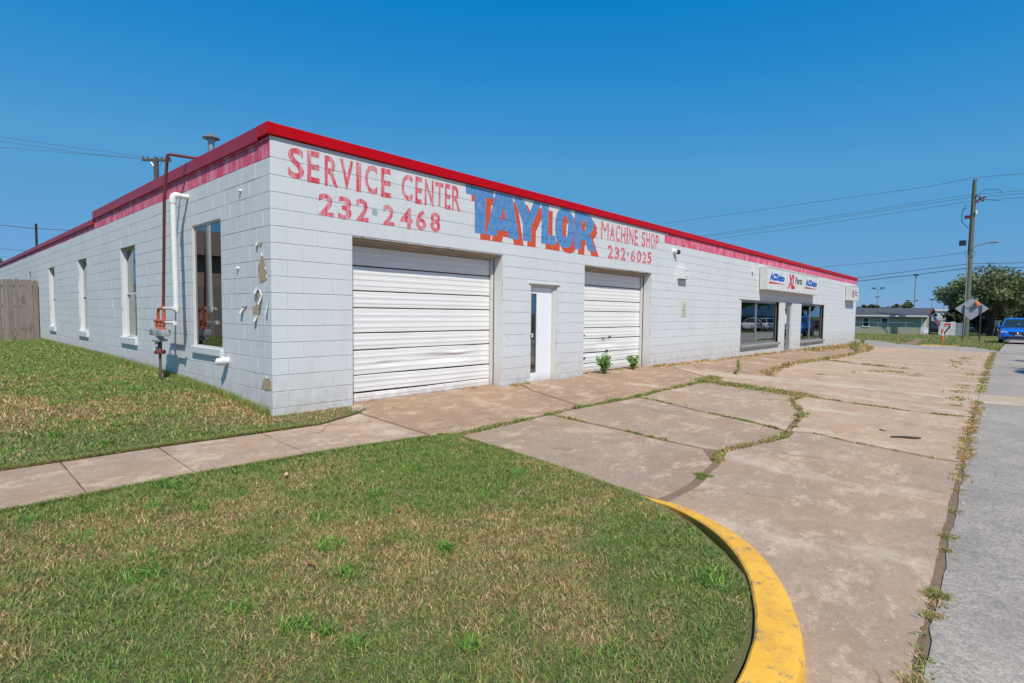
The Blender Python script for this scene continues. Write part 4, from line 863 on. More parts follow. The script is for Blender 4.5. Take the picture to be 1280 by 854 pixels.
for t in disc(-.0, .12, .018, .022, 10): m.poly([(x, -.016, z) for x, z in t])
for a in ((-.012, .012, .055, .10), (-.012, .05, .05, .062), (.038, .052, .015, .06)): m.poly([(a[0], -.016, a[2]), (a[1], -.016, a[2]), (a[1], -.016, a[3]), (a[0], -.016, a[3])])
for i in range(12): a0 = 2.2+i*.33; m.poly([(x, -.0163, z) for x, z in ((.0+.045*math.cos(a0), .045+.045*math.sin(a0)), (.0+.045*math.cos(a0+.33), .045+.045*math.sin(a0+.33)), (.033*math.cos(a0+.33), .045+.033*math.sin(a0+.33)), (.033*math.cos(a0), .045+.033*math.sin(a0)))])
for z in (-.06, -.10, -.14, -.17): m.poly([(-.11, -.016, z), (.11, -.016, z), (.11, -.016, z+(.022 if z == -.06 else .008)), (-.11, -.016, z+(.022 if z == -.06 else .008))])
m.build('print', MSG, pl)
sp = empty('wall_bracket', (16.65, 0, 2.92), label='small white bracket hanging under the pink band left of the long sign', cat='bracket'); MB().box(-.05, .05, -.09, 0, -.12, .1, .008).build('bracket', MPVC, sp)
def flat_text(s, x0, x1, z0, z1, y, mat, parent, bold=.02, italic=0., name='lettering'):
    m = MB()
    for t in text_tris(s, x0, x1, z0, z1, bold): m.poly([(x+(z-z0)*italic, y, z) for x, z in t])
    return m.build(name, mat, parent, fix=False)
def signbox(x0, x1, z0, z1, d, label, panels):
    s = empty('sign_box', (0, 0, 0), label=label, cat='sign')
    MB().box(x0, x1, -d+.02, -.02, z0, z1, .012).build('cabinet', MPLASTIC, s)
    MB().box(x0+.1, x0+.2, -.02, .0, z0+.1, z1-.1).build('wall_spacer', MGREY, s); MB().box(x1-.2, x1-.1, -.02, .0, z0+.1, z1-.1).build('wall_spacer', MGREY, s)
    for (a, b, kind) in panels:
        f = MB(); f.box(a, b, -d, -d+.018, z0+.004, z1-.004, .006); p = f.build('sign_face', MSIGNW, s); fm = MB(); yy = -d-.012
        fm.box(a, a+.05, yy, -d-.001, z0, z1); fm.box(b-.05, b-.001, yy, -d-.001, z0, z1); fm.box(a+.05, b-.05, yy+.001, -d-.001, z1-.045, z1); fm.box(a+.05, b-.05, yy+.001, -d-.001, z0, z0+.045); fm.build('face_frame', MPLASTIC, p)
        h = z1-z0; w = b-a; y = -d-.004
        if kind == 'A':
            flat_text('ACDelco', a+.13*w, a+.86*w, z0+.42*h, z0+.74*h, y, MSB, p, .075, .28)
            m = MB(); m.poly([(a+.10*w, y, z0+.27*h), (a+.12*w, y, z0+.36*h), (a+.86*w, y, z0+.32*h), (a+.86*w, y, z0+.305*h)]); m.build('swoosh', MSR, p, fix=False)
        elif kind == 'X':
            flat_text('XL', a+.06*w, a+.46*w, z0+.16*h, z0+.84*h, y, MSR, p, .05, .22); flat_text('Parts', a+.50*w, a+.92*w, z0+.42*h, z0+.76*h, y, MSG, p, .04, .1)
            flat_text('Parts', a+.54*w, a+.90*w, z0+.30*h, z0+.42*h, y, MSG, p, .04, .1) if False else None
        else:
            flat_text('XL', a+.16*w, a+.48*w, z0+.46*h, z0+.70*h, y, MSR, p, .05, .2); flat_text('XL', a+.10*w, a+.46*w, z0+.22*h, z0+.44*h, y, MSR, p, .05, .2)
            flat_text('Parts', a+.52*w, a+.9*w, z0+.52*h, z0+.66*h, y, MSG, p, .03); flat_text('Parts', a+.52*w, a+.9*w, z0+.34*h, z0+.46*h, y, MSG, p, .03)
    return s
signbox(17.4, 24.5, 2.235, 3.06, .26, 'long three panel white sign box over the store windows with blue and red logos', [(17.4, 19.75, 'A'), (19.752, 22.0, 'X'), (22.002, 24.5, 'A')])
signbox(31.2, 33.2, 2.18, 3.0, .27, 'short square white sign box at the far end of the front wall', [(31.2, 33.2, 'S')])
# ------------------------------------------------------------------ fence behind the side lawn
fe = empty('board_fence', (-4.5, 17.44, .22), label='grey weathered upright board fence closing the side lawn', cat='fence')
x = -.03; i = 0
while x > -9:
    w = random.uniform(.135, .15); h = 2.03+random.uniform(-.03, .03); dx = random.uniform(-.006, .006); t_ = random.uniform(-.006, .006); m = MB()
    p = [(x-w, 0), (x, 0), (x+t_, h-.035), (x-.03+t_, h), (x-w+.03+t_, h+random.uniform(-.01, .01)), (x-w+t_, h-.03)]
    m.prism(p, dx, dx+.02); m.build('board', MFENCE, fe, loc=(4.5, 0, 0)); x -= w+random.uniform(.002, .012); i += 1
for z in (.35, 1.1, 1.75): MB().box(-9, -.03, .03, .07, z, z+.09).build('rail', MFENCE, fe, loc=(4.5, 0, 0))
for k in range(5): MB().box(-.15-k*2.2, -.05-k*2.2, .075, .17, -.3, 1.9).build('post', MFENCE, fe, loc=(4.5, 0, 0))
# ------------------------------------------------------------------ small things on the lot
st = MB()
bm = bmesh.new(); bmesh.ops.create_icosphere(bm, subdivisions=2, radius=1)
for v in bm.verts: v.co = Vector((v.co.x*.10, v.co.y*.07, v.co.z*.05))*(1+.25*math.sin(v.co.x*3+v.co.y*5))+Vector((random.uniform(-.006, .006), random.uniform(-.006, .006), random.uniform(-.004, .004)))
bm.verts.index_update(); st.faces([v.co[:] for v in bm.verts], [[v.index for v in f.verts] for f in bm.faces]); bm.free()
s_ = st.build('broken_stone', MEDGE, None); s_.location = (1.0, -.30, g1(1, -.3)+.025); tag(s_, 'broken pale concrete lump at the left foot of the first garage door', 'stone')
sk = MB().tube([(-.16, -.06, .012), (-.05, -.01, .014), (.05, .0, .016), (.17, .04, .012)], [.014, .016, .014, .01], 7).build('wooden_stick', MBARK, None, True)
sk.location = (5.38, -5.74, g1(5.38, -5.74)); sk.rotation_euler = (0, 0, math.radians(-72)); tag(sk, 'dark broken stick lying across the slab near the road', 'stick')
def leaf(x, y, s, lab, mat, rz=0, z=.005):
    m = MB(); m.faces([(-s, 0, .004), (-.3*s, .5*s, .018), (.5*s, .42*s, .012), (s, 0, .02), (.4*s, -.45*s, .006), (-.4*s, -.4*s, .012), (0, 0, .0)], [(0, 1, 6), (1, 2, 6), (2, 3, 6), (3, 4, 6), (4, 5, 6), (5, 0, 6)])
    o = m.build('dry_leaf', mat, None, fix=False); o.location = (x, y, g1(x, y)+z); o.rotation_euler = (0, 0, rz); return tag(o, lab, 'leaf')
ML1 = simple('tan_leaf', (.50, .33, .20), .8); ML2 = simple('red_brown_leaf', (.30, .09, .05), .8)
leaf(5.71, -5.47, .09, 'curled tan leaf lying on the slab behind the stick', ML1, .3); leaf(-.95, -2.35, .035, 'orange tan leaf on the lawn just below the sidewalk', ML1, 1, .05); leaf(-1.55, -3.9, .03, 'red brown leaf lying in the left part of the lawn', ML2, 2, .06)
leaf(-.75, -3.6, .025, 'small red brown leaf in the middle of the lawn', ML2, .5, .06); leaf(-.35, -3.15, .022, 'small dark leaf on the lawn right of the middle', ML2, 1.5, .06); leaf(7.9, -2.35, .05, 'red leaf caught in the weedy patch', ML2, 1.1, .03)
leaf(1.75, -6.9, .02, 'tiny dark leaf on the grey road near the right edge', ML2, .2)
for (x, y, l, a, lab) in ((-1.30, -3.02, .10, .2, 'pale dry stem lying flat in the lawn below the sidewalk joint'), (-.72, -4.55, .12, 1.1, 'pale dry stem standing askew near the bottom edge of the lawn'), (.12, -3.95, .09, .1, 'short straw coloured stem in the right half of the lawn'), (-.55, -4.05, .08, 2.2, 'curled brown stem in the middle of the lawn'), (-1.9, -3.5, .07, .6, 'pale broken stem at the left of the lawn')):
    o = MB().tube([(-l/2, 0, 0), (0, .006, .012), (l/2, -.004, .004)], [.0028, .003, .0018], 5).build('dead_twig', ML1, None, True); o.location = (x, y, g1(x, y)+float(ldz(x, y))+.035); o.rotation_euler = (0, random.uniform(-.2, .2), a); tag(o, lab, 'twig')
R2 = random.Random(4)
# leafy weeds by the second garage door
def leafy(x, y, H, R_, n, lab, col=(.20, .36, .10), grp=None):
    root = empty('leafy_weed', (x, y, g1(x, y)), label=lab, cat='weed', group=grp); st = MB(); P = []; K = []
    for k in range(n):
        a = random.uniform(0, 6.283); r = random.random()**.6*R_; top = Vector((math.cos(a)*r, math.sin(a)*r*.7, H*(random.uniform(.45, 1.)*(1-.35*r/R_)))); b0 = Vector((random.uniform(-.03, .03), random.uniform(-.03, .03), -.02)); mid = b0.lerp(top, .5)+Vector((0, 0, H*.12))
        st.tube([b0, mid, top], [.004, .003, .0015], 5, False)
        for j in range(26):
            t = random.uniform(.2, 1.0); p = (b0.lerp(mid, t*2) if t < .5 else mid.lerp(top, t*2-1))+Vector((random.gauss(0, .022), random.gauss(0, .022), random.gauss(0, .015))); P.append(p)
    st.build('stem', simple('weed_stem', (.12, .16, .05), .7) if 'weed_stem' not in bpy.data.materials else bpy.data.materials['weed_stem'], root)
    foliage('leaves', np.array([p[:] for p in P]), .024, col, root, .6)
def foliage(name, P, s, col, parent=None, flat=.0, mat=None, var=.45):
    n = len(P); d = RNG.normal(size=(n, 3)); d /= np.linalg.norm(d, axis=1)[:, None]; e = RNG.normal(size=(n, 3)); e[:, 2] *= (1-flat); e -= d*(e*d).sum(1)[:, None]; e /= np.linalg.norm(e, axis=1)[:, None]
    sz = s*(.6+.8*RNG.random((n, 1))); V = np.stack([P-d*sz, P+e*sz*.55, P+d*sz, P-e*sz*.55], 1).astype(np.float32)
    me = bpy.data.meshes.new(name); me.vertices.add(4*n); me.vertices.foreach_set('co', V.ravel()); me.loops.add(4*n); me.loops.foreach_set('vertex_index', np.arange(4*n, dtype=np.int32)); me.polygons.add(n); me.polygons.foreach_set('loop_start', np.arange(n, dtype=np.int32)*4); me.update(calc_edges=True)
    ca = me.attributes.new('col', 'FLOAT_COLOR', 'POINT'); cc = np.ones((n, 4, 4), np.float32); cc[:, :, :3] = (np.array(col)*(1-var/2+var*RNG.random((n, 1))*np.array([[1.2, 1, .9]])))[:, None, :]; ca.data.foreach_set('color', cc.ravel()); me.materials.append(mat or MLEAF)
    return link(name, me, parent)
leafy(7.25, -.12, .60, .25, 34, 'larger bushy green weed growing at the left foot of the second garage door'); leafy(8.62, -.05, .46, .21, 24, 'smaller green weed growing at the right foot of the second garage door')
for (x, y, h, lab) in ((10.75, -1.75, .42, 'tall thin seed stalk weed, left of two beside the pale strip'), (11.25, -1.55, .48, 'tall thin seed stalk weed, right of two beside the pale strip'), (10.2, -1.9, .18, 'short green stalk weed left of the two tall stalks')):
    leafy(x, y, h, .035, 3, lab, (.30, .36, .12))
for (x, y, h, lab) in ((26.5, -1.3, .42, 'pale green weed clump before the far store window'), (24.0, -1.9, .5, 'pale green weed clump between the sign boxes on the lot edge'), (29.5, -.9, .45, 'pale weed clump near the far building corner'), (33.9, -.5, .55, 'yellow green weed clump hugging the far building corner')):
    leafy(x, y, h, .35, 14, lab, (.34, .36, .13))
# ------------------------------------------------------------------ trees
def tree(name, x, y, z, H, R_, th, n, leaf_s, col, label, cat='tree', seed=1, crown_lo=.3, group=None, clumps=60, squash=.8):
    rnd = np.random.default_rng(seed); root = empty(name, (x, y, z), label=label, cat=cat, group=group); m = MB(); rr = random.Random(seed)
    cz = H*(crown_lo+1)/2; hz = H*(1-crown_lo)/2
    m.tube([(0, 0, -.3), (th*.3, 0, H*crown_lo*.5), (th*.1, th*.2, H*crown_lo*1.05)], [th*1.35, th, th*.8], 10); ends = []
    for k in range(8):
        a = k*.785+rr.uniform(-.3, .3); e = Vector((math.cos(a)*R_*.62, math.sin(a)*R_*.62, cz+rr.uniform(-.2, .5)*hz)); s = Vector((th*.1, th*.2, H*crown_lo*rr.uniform(.8, 1.05)))
        m.tube([s, s.lerp(e, .4)+Vector((0, 0, .1*H)), e], [th*.5, th*.28, th*.1], 6); ends.append(e)
    m.build('trunk', MBARK, root, True)
    d = rnd.normal(size=(clumps, 3)); d /= np.linalg.norm(d, axis=1)[:, None]; r = .45+.55*rnd.random((clumps, 1))**.6; d[:, 2] = np.where(d[:, 2] < -.45, -.45, d[:, 2])
    c = d*r*np.array([R_, R_, hz])*.86; c[:, 2] += cz; cr = R_*(.12+.17*rnd.random(clumps)); tint = .65+.7*rnd.random(clumps)
    idx = rnd.integers(0, clumps, n); q = rnd.normal(size=(n, 3)); q /= np.linalg.norm(q, axis=1)[:, None]; rad = (.55+.45*rnd.random(n))[:, None]
    P = c[idx]+q*rad*cr[idx][:, None]*np.array([1.15, 1.15, squash])
    o = foliage('crown', P, leaf_s, col, root); cc = np.empty(n*16, np.float32); o.data.attributes['col'].data.foreach_get('color', cc); cc = cc.reshape(n, 4, 4); cc[:, :, :3] *= tint[idx][:, None, None]; o.data.attributes['col'].data.foreach_set('color', cc.ravel())
    return root
tree('oak_tree', 77.7, -5.3, -.75, 7.6, 5.1, .42, 19000, .16, (.18, .22, .10), 'broad dark green oak tree behind the blue car and diamond sign', seed=3, crown_lo=.26, clumps=120)
for i, (x, y, H, R_, lab) in enumerate([(102, 11.7, 4.6, 2.0, 'small dark tree top above the far house roof, leftmost'), (104, 9.3, 4.9, 1.9, 'small bushy tree above the far house roof, second from the left'), (117, 9.2, 4.8, 2.4, 'hazy tree above the middle of the far house roof'), (88.9, 3.6, 4.6, 2.4, 'round bush top above the right end of the far house roof'), (121, 6.6, 4.7, 1.8, 'small tree above the far house roof right of the middle')]):
    tree('far_tree', x, y, -1.2, H, R_, .15, 3500, .2, (.075, .11, .045), lab, seed=20+i, crown_lo=.25, clumps=26, group='trees showing above the far house roof')
for i in range(15):
    a = i/14; x = 150+60*math.sin(i*2.3); y = -14+1.3*i+3*math.sin(i*1.7)-2
    y = (x+3)*math.tan(math.radians(-4.5+6.5*a))-6.6
    tree('far_tree', x, y, -1.35, 5+2*math.sin(i*3.1)**2, 4.0+1.5*math.sin(i)**2, .2, 2200, .38, (.075, .10, .05), 'distant tree of the low horizon tree line, number '+'one two three four five six seven eight nine ten eleven twelve thirteen fourteen fifteen'.split()[14-i]+' from its left end', seed=50+i, crown_lo=.1, clumps=22, group='trees of the distant tree line')
# trees and lamp pole across the road, just outside the photograph: they cast the shade on the road and mirror in the panes
tree('street_tree', 17.6, -11.8, -.4, 6.4, 2.3, .2, 9000, .14, (.08, .12, .04), 'tree across the road casting shade over the far road', seed=71, crown_lo=.45, clumps=40)
tree('street_tree', 22.5, -12.5, -.4, 6.4, 2.3, .2, 9000, .14, (.08, .12, .04), 'second tree across the road casting shade', seed=72, crown_lo=.4, clumps=40)
tree('street_tree', 61, -17, -.6, 6.5, 2.4, .2, 7000, .17, (.10, .17, .05), 'tree standing by the parked cars across the road', seed=73, crown_lo=.3, clumps=40)
tree('street_tree', 79, -17.3, -.8, 7.5, 3.0, .25, 7000, .2, (.08, .13, .05), 'larger tree across the road by the apartment house', seed=74, crown_lo=.15, clumps=40)
# ------------------------------------------------------------------ utility poles and lines
def wire(pts, r, label, grp, mat=None, name='power_line', nseg=14):
    P = curve([Vector((a, b, 0)).xy.to_3d()*0+Vector((0, 0, 0)) for a, b in []] or [Vector(p) for p in pts], 6) if False else None
    Q = []
    for a, b in zip(pts[:-1], pts[1:]):
        a, b = Vector(a), Vector(b); L = (b-a).length; n = nseg
        for k in range(n): t = k/n; p = a.lerp(b, t); p.z -= 4*(L*L*.00012)*t*(1-t); Q.append(p)
    Q.append(Vector(pts[-1])); return tag(MB().tube(Q, r, 5).build(name, mat or MBLK, None), label, 'power line', grp)
XP = 65.9
po = empty('utility_pole', (XP, -3.56, -.6), label='tall greenish wooden utility pole with street light arm by the corner', cat='utility pole')
lp = (-XP, 3.56, .6)
MB().tube([(XP, -3.56, -1.2), (XP, -3.60, 6), (XP, -3.66, 14.5)], [.26, .22, .155], 14).build('shaft', MPOLE, po, True, lp)
m = MB(); m.tube([(XP-.1, -3.78, 8.0), (XP-.1, -4.3, 8.25), (XP-.1, -5.0, 8.42)], .045, 6); m.build('light_arm', MGALV, po, True, lp)
MB().box(XP-.28, XP+.1, -5.6, -5.0, 8.34, 8.5, .05).build('lamp_head', MGALV, po, False, lp)
m = MB(); m.obox((XP-.1, -4.1, 12.55), (0, 1, -.45), (1, 0, 0), (0, .45, 1), .42, .05, .06); m.build('crossarm', MRUST, po, False, lp)
for (y, z) in ((-3.85, 12.9), (-4.1, 12.75), (-4.35, 12.45), (-3.95, 12.35)): MB().lathe([(.03, -.14), (.09, -.1), (.05, -.05), (.09, 0), (.04, .06), (.03, .14)], (XP-.15, y, z), 8).build('insulator', MRUST, po, True, lp)
MB().lathe([(.04, -.15), (.09, -.05), (.05, 0), (.08, .06), (.02, .12)], (XP, -3.8, 14.6), 8).build('insulator', MGREY, po, True, lp)
MB().lathe([(.05, -.2), (.10, -.12), (.06, -.02), (.1, .08), (.04, .16)], (XP-.2, -3.9, 11.35), 8).build('insulator', MPVC, po, True, lp)
MB().box(XP-.4, XP-.2, -3.5, -3.05, 10.8, 11.1, .02).build('fuse_holder', MRUST, po, False, lp)
m = MB(); m.tube([(XP-.2, -3.15, 11.9), (XP-.2, -2.85, 11.5), (XP-.2, -2.85, 10.6), (XP-.2, -3.2, 10.1), (XP-.2, -3.4, 9.9)], .03, 6); m.tube([(XP-.2, -3.4, 11.9), (XP-.2, -3.1, 12.2), (XP-.2, -2.9, 11.7)], .02, 6); m.tube([(XP-.2, -3.8, 12.8), (XP-.2, -4.4, 13.4), (XP-.2, -5.4, 13.3), (XP-.2, -5.7, 12.9)], .02, 6); m.tube([(XP-.2, -3.9, 12.2), (XP-.2, -4.5, 12.5), (XP-.2, -5.6, 12.2)], .02, 6); m.build('jumper_cable', MBLK, po, False, lp)
MB().box(XP-.45, XP-.15, -3.28, -2.75, 8.25, 8.75, .04).build('floodlight', MBLK, po, False, lp)
m = MB(); m.tube([(XP-.24, -3.42, -.5), (XP-.22, -3.44, 7.3)], .045, 6); m.build('conduit', MGREY, po, False, lp)
m = MB()
for k in range(12): a = k*.5236; b = a+.5236; m.tube([(XP-.2, -3.6+.42*math.cos(a), 7.45+.35*math.sin(a)), (XP-.2, -3.6+.42*math.cos(b), 7.45+.35*math.sin(b))], .015, 5, False)
m.build('cable_loop', MBLK, po, False, lp)
GW = 'overhead lines meeting at the tall pole'
LW = simple('line_wire', (.10, .13, .15), .6)
for (ps, r, lab) in [([(28.4, 13.6), (10.8, 14.1), (-.08, 14.35), (-3.67, 14.7), (-30, 13.5)], .020, 'topmost overhead line reaching the very top of the tall pole'), ([(45, 10.2), (23.8, 11.43), (-.14, 12.93), (-3.56, 13.1), (-30, 12.4)], .018, 'second overhead line below the top of the tall pole'), ([(45, 10), (23.8, 11.22), (-.15, 12.68), (-3.57, 12.85), (-30, 12.1)], .018, 'third overhead line below the top of the tall pole'),
        ([(45, 9.6), (20.7, 10.96), (-.16, 12.24), (-3.46, 12.5), (-30, 11.7)], .018, 'fourth overhead line below the top of the tall pole'), ([(40, 5.6), (9.2, 6.81), (5.1, 7.0), (-.36, 7.3), (-3.3, 7.6)], .020, 'thin service line leaving the tall pole to the left near the lamp arm'), ([(40, 3.5), (5.6, 5.48), (-.4, 6.18), (-3.54, 6.5), (-30, 6.1)], .028, 'upper of two thick low cables on the tall pole'), ([(40, 3.1), (5.6, 5.12), (-.42, 5.74), (-3.6, 6.1), (-30, 5.4)], .036, 'lower of two thick low cables on the tall pole')]:
    wire([(XP, a, b) for a, b in ps], r, lab, GW, LW)
p2 = empty('utility_pole', (12.07, 49.35, .2), label='brown utility pole with crossarm showing above the side parapet', cat='utility pole'); l2 = (-12.07, -49.35, -.2)
MB().tube([(12.07, 49.35, -.3), (12.07, 49.35, 14.62)], [.26, .19], 12).build('shaft', MPOLED, p2, True, l2)
MB().obox((12.07, 49.2, 14.35), (.68, -.73, 0), (.73, .68, 0), (0, 0, 1), 1.25, .07, .09).build('crossarm', MPOLED, p2, False, l2)
for t in (-1.15, -.75, -.1, .45, .8, 1.15): MB().lathe([(.04, -.06), (.08, 0), (.04, .06), (.08, .12), (.03, .2)], (12.07+.68*t, 49.2-.73*t, 14.48), 8).build('insulator', MRUST, p2, True, l2)
m = MB(); m.tube([(12.07-.42, 49.2+.45, 14.3), (12.07, 49.2, 13.55)], .025, 6); m.tube([(12.07+.42, 49.2-.45, 14.3), (12.07, 49.2, 13.55)], .025, 6); m.build('brace', MGALV, p2, False, l2)
p3 = empty('steel_mast', (6.76, 72.78, .2), label='thin dark mast showing above the low end of the side parapet', cat='pole'); MB().tube([(0, 0, -.5), (0, 0, 10.35)], .11, 8).build('shaft', MBLK, p3, True)
GL = 'overhead lines crossing the sky at the left'
for (ps, r, lab) in [([(-16, 13.3), (2.02, 13.98), (7.0, 14.22), (11.4, 14.5)], .016, 'uppermost overhead line at the upper left'), ([(-16, 13.0), (2.02, 13.66), (7.0, 13.87), (11.9, 14.45)], .016, 'second overhead line at the upper left'), ([(-16, 12.6), (2.0, 13.21), (7.0, 13.8), (11.4, 14.3)], .016, 'third overhead line at the upper left')]: wire([(a, 49.35, b) for a, b in ps], r, lab, GL, LW)
wire([(-10, 72.78, 10.1), (3.86, 72.78, 10.05), (6.75, 72.78, 10.03), (14, 72.78, 10.4)], .04, 'thick dark cable at the left passing the thin mast', GL, LW); wire([(-10, 72.78, 7.7), (3.79, 72.78, 7.56), (9, 72.78, 7.5)], .03, 'low cable at the left just above the parapet', GL, LW); wire([(-10, 72.78, 6.7), (3.79, 72.78, 6.75), (9, 72.78, 6.7)], .018, 'lowest thin line at the left edge above the parapet', GL, LW)
tree('far_tree', 2.6, 62, 0, 6.1, 1.7, .15, 1500, .15, (.10, .16, .04), 'green tree tip peeking over the low parapet at the left edge', seed=90, crown_lo=.3, clumps=16)
# tall far lamps and poles
def mast(x, y, z0, z1, r, lab, heads, hw=.5, cat='light pole'):
    o = empty('light_pole', (x, y, z0), label=lab, cat=cat); MB().tube([(0, 0, -.5), (0, 0, z1-z0)], [r, r*.7], 8).build('shaft', MGREY, o, True)
    for (dy, dz) in heads: MB().box(-.25, .25, dy-hw/2, dy+hw/2, z1-z0+dz-.12, z1-z0+dz+.12, .05).build('lamp_head', MBLK, o)
    if len(heads) > 1: MB().box(-.05, .05, min(h[0] for h in heads), max(h[0] for h in heads), z1-z0-.35, z1-z0-.27).build('arm', MGREY, o)
mast(140, 14.9, -1.3, 7.6, .10, 'far double headed stadium light left of the wooden pole', [(-.8, 0), (.8, 0)], .8)
mast(102.4, 4.35, -1.3, 7.9, .13, 'far pale wooden pole with small crossarm above the house roof', [(0, 0)], .7, 'utility pole')
mast(170, 12, -1.3, 5.6, .13, 'far small double headed stadium light beside the pale pole', [(-.9, 0), (.9, 0)], .9); mast(173, 8.15, -1.3, 5.9, .10, 'far single floodlight pole right of the house ridge', [(0, 0)], .9)
mast(175, 5.8, -1.3, 7.3, .14, 'far wide headed stadium light left of the oak', [(-1, 0), (0, .1), (1, 0)], 1.2); mast(163, 18.4, -1.3, 6.4, .1, 'far twin floodlight pole just left of the pale wooden pole', [(0, 0)], .8)
# ------------------------------------------------------------------ far house
MSID = Mt('green_siding'); sd_ = MSID.mul(MSID.sep(2), 1/.13); fr_ = MSID.mul(sd_, 1, 'FRACT'); MSID = MSID.out(MSID.mix(MSID.rng(fr_, 0, .12), (.18, .19, .13), (.33, .345, .25)), .7)
MROOF = simple('shingle_roof', (.075, .08, .095), .9, 0, .25, 8, .5, 20); MWHT = simple('white_paint', (.72, .72, .70), .5, 0, .05); MDGL = simple('dark_window', (.03, .04, .05), .15, 0, .1)
hx = 70.1; hz0 = -.75; y0, y1 = .2, 17.; he = 1.47; hr = 2.22
ho = empty('ranch_house', (hx, 6, -.6), label='low green sided ranch house with dark shingle roof beyond the cross street', cat='house'); lh = (-hx, -6, .6)
wl = MB(); 
zz = hz0
while zz < he-.08:
    wl.box(hx-.012, hx, y0, y1, zz+.006, zz+.118); zz += .124
wl.build('siding', simple('green_board', (.42, .41, .28), .7, 0, .06), ho, False, lh)
m = MB(); m.box(hx+.001, hx+9, y0, y1, hz0-.3, he-.02); m.prism([(hx+.0, he-.02), (hx+9, he-.02), (hx+4.5, hr)], y0, y0+.1, 'Y'); m.build('wall', simple('cream_gable', (.42, .40, .31), .7), ho, False, lh)
m = MB(); a = math.atan2(hr-he, 4.9)
for s in (1, -1):
    p = [(hx-.45, he-.04), (hx+4.5, hr+.04), (hx+4.5, hr+.14), (hx-.45, he+.05)] if s == 1 else [(hx+4.501, hr+.04), (hx+9.45, he-.04), (hx+9.45, he+.05), (hx+4.501, hr+.14)]
    m.prism(p, y0-.5, y1+.4, 'Y')
m.build('roof', MROOF, ho, False, lh)
MB().box(hx-.50, hx-.452, y0-.5, y1+.4, he-.12, he+.03).build('fascia', MWHT, ho, False, lh); MB().box(hx-.03, hx+.0, y0-.02, y0+.16, hz0, he-.06).build('corner_board', MWHT, ho, False, lh)
m = MB(); m.tube([(hx-.5, y0-.52, he), (hx+4.5, y0-.52, hr+.1)], .09, 4); m.build('rake_board', MRUST, ho, False, lh)
for (ya, yb, za, zb, mid) in ((5.02, 5.72, .13, 1.27, 1), (3.25, 3.98, .46, 1.27, 0)):
    w = MB(); w.box(hx-.07, hx-.013, ya, ya+.1, za, zb); w.box(hx-.07, hx-.013, yb-.1, yb, za, zb); w.box(hx-.069, hx-.013, ya+.1, yb-.1, zb-.1, zb); w.box(hx-.069, hx-.013, ya+.1, yb-.1, za, za+.1)
    if mid: w.box(hx-.066, hx-.013, ya+.1, yb-.1, (za+zb)/2-.03, (za+zb)/2+.03)
    wf = w.build('window', MWHT, ho, False, lh); MB().box(hx-.05, hx-.014, ya+.1, yb-.1, za+.1, zb-.1).build('pane', MDGL, wf)
MB().box(hx+1.5, hx+2.6, y0-.02, y0-.001, hz0+.05, 1.2).build('door', MWHT, ho, False, lh); MB().box(hx+2, hx+2.2, 6, 6.3, 1.8, 2.0).build('roof_vent', MBLK, ho, False, lh)
# chain link fence in front of the house
cf = empty('chain_link_fence', (66, 4, -.55), label='low wire fence with thin posts before the green house', cat='fence')
for y in (5.9, 3.6, 1.2, 8.2, 10.5): MB().tube([(0, y-4, -.2), (0, y-4, 1.3)], .025, 6).build('post', MGREY, cf, True)
MB().tube([(0, -3.4, 1.28), (0, 9, 1.28)], .015, 5).build('top_rail', MGREY, cf, True); MB().tube([(0, -3.4, .6), (0, 9, .6)], .008, 4).build('wire', MGREY, cf, True)
# flag on the house corner
fg = empty('flag', (69.6, -.5, 1.35), label='striped red white and blue flag on a short pole at the house corner', cat='flag')
MB().tube([(0, .3, -.1), (0, -.5, .5)], .02, 6).build('pole', MWHT, fg, True)
for k in range(9):
    m = MB(); m.poly([(.02*math.sin(k), -.2-j*.09+0*k, .25-k*.065-j*.10) for j in range(8)]+[(.02, -.2-j*.09, .185-k*.065-j*.10) for j in reversed(range(8))]); m.build('stripe', MSR if k % 2 == 0 else MWHT, fg, fix=False)
MB().prism([(-.2, .27), (-.46, -.02), (-.46, -.30), (-.2, -.02)], -.035, -.02, 'X').build('canton', MSB, fg)
ch = empty('lawn_chair', (69.5, -.1, -.72), label='white lawn chair standing at the corner of the green house', cat='chair')
MB().box(-.25, .25, -.25, .25, .4, .45).build('seat', MWHT, ch); MB().box(.2, .25, -.25, .25, .45, .95).build('backrest', MWHT, ch)
for (a, b) in ((-.22, -.22), (-.22, .22), (.22, -.22), (.22, .22)): MB().box(a-.02, a+.02, b-.02, b+.02, -.05, .4).build('leg', MWHT, ch)
# sheds / panels behind the pole
MCORR = simple('pale_corrugated', (.70, .69, .69), .6, 0, .06, 6); MBG = simple('blue_grey_panel', (.30, .34, .38), .5)
sh = empty('panel_fence', (72.6, -2.0, -.67), label='pale corrugated metal panel fence right of the green house', cat='fence')
for k in range(10): MB().box(-.02-.015*(k % 2), .02, 1.01-k*.143-.138, 1.01-k*.143, -.1, 1.5+.05*math.sin(k)).build('panel', MCORR, sh)
for k in range(4): MB().box(-.02-.02*(k % 2), .02, -.44-k*.15-.14, -.44-k*.15, -.1, 1.42).build('panel', MBG, sh)
wb = empty('warehouse', (137, 4, -1.3), label='long white roofed warehouse on the horizon behind the house gable', cat='building'); MB().box(0, 12, -9, 6, 0, 3.9).build('wall', MCORR, wb); MB().box(-.2, 12.2, -9.2, 6.2, 3.9, 4.3).build('roof', MWHT, wb)
wb2 = empty('warehouse', (160, -12, -1.4), label='low tan building on the horizon above the blue car', cat='building'); MB().box(0, 10, -12, 8, 0, 3.0).build('wall', simple('tan_wall', (.42, .34, .26), .8), wb2); MB().prism([(-.3, 3.), (10.3, 3), (5, 4.6)], -12.3, 8.3, 'Y').build('roof', MCORR, wb2)
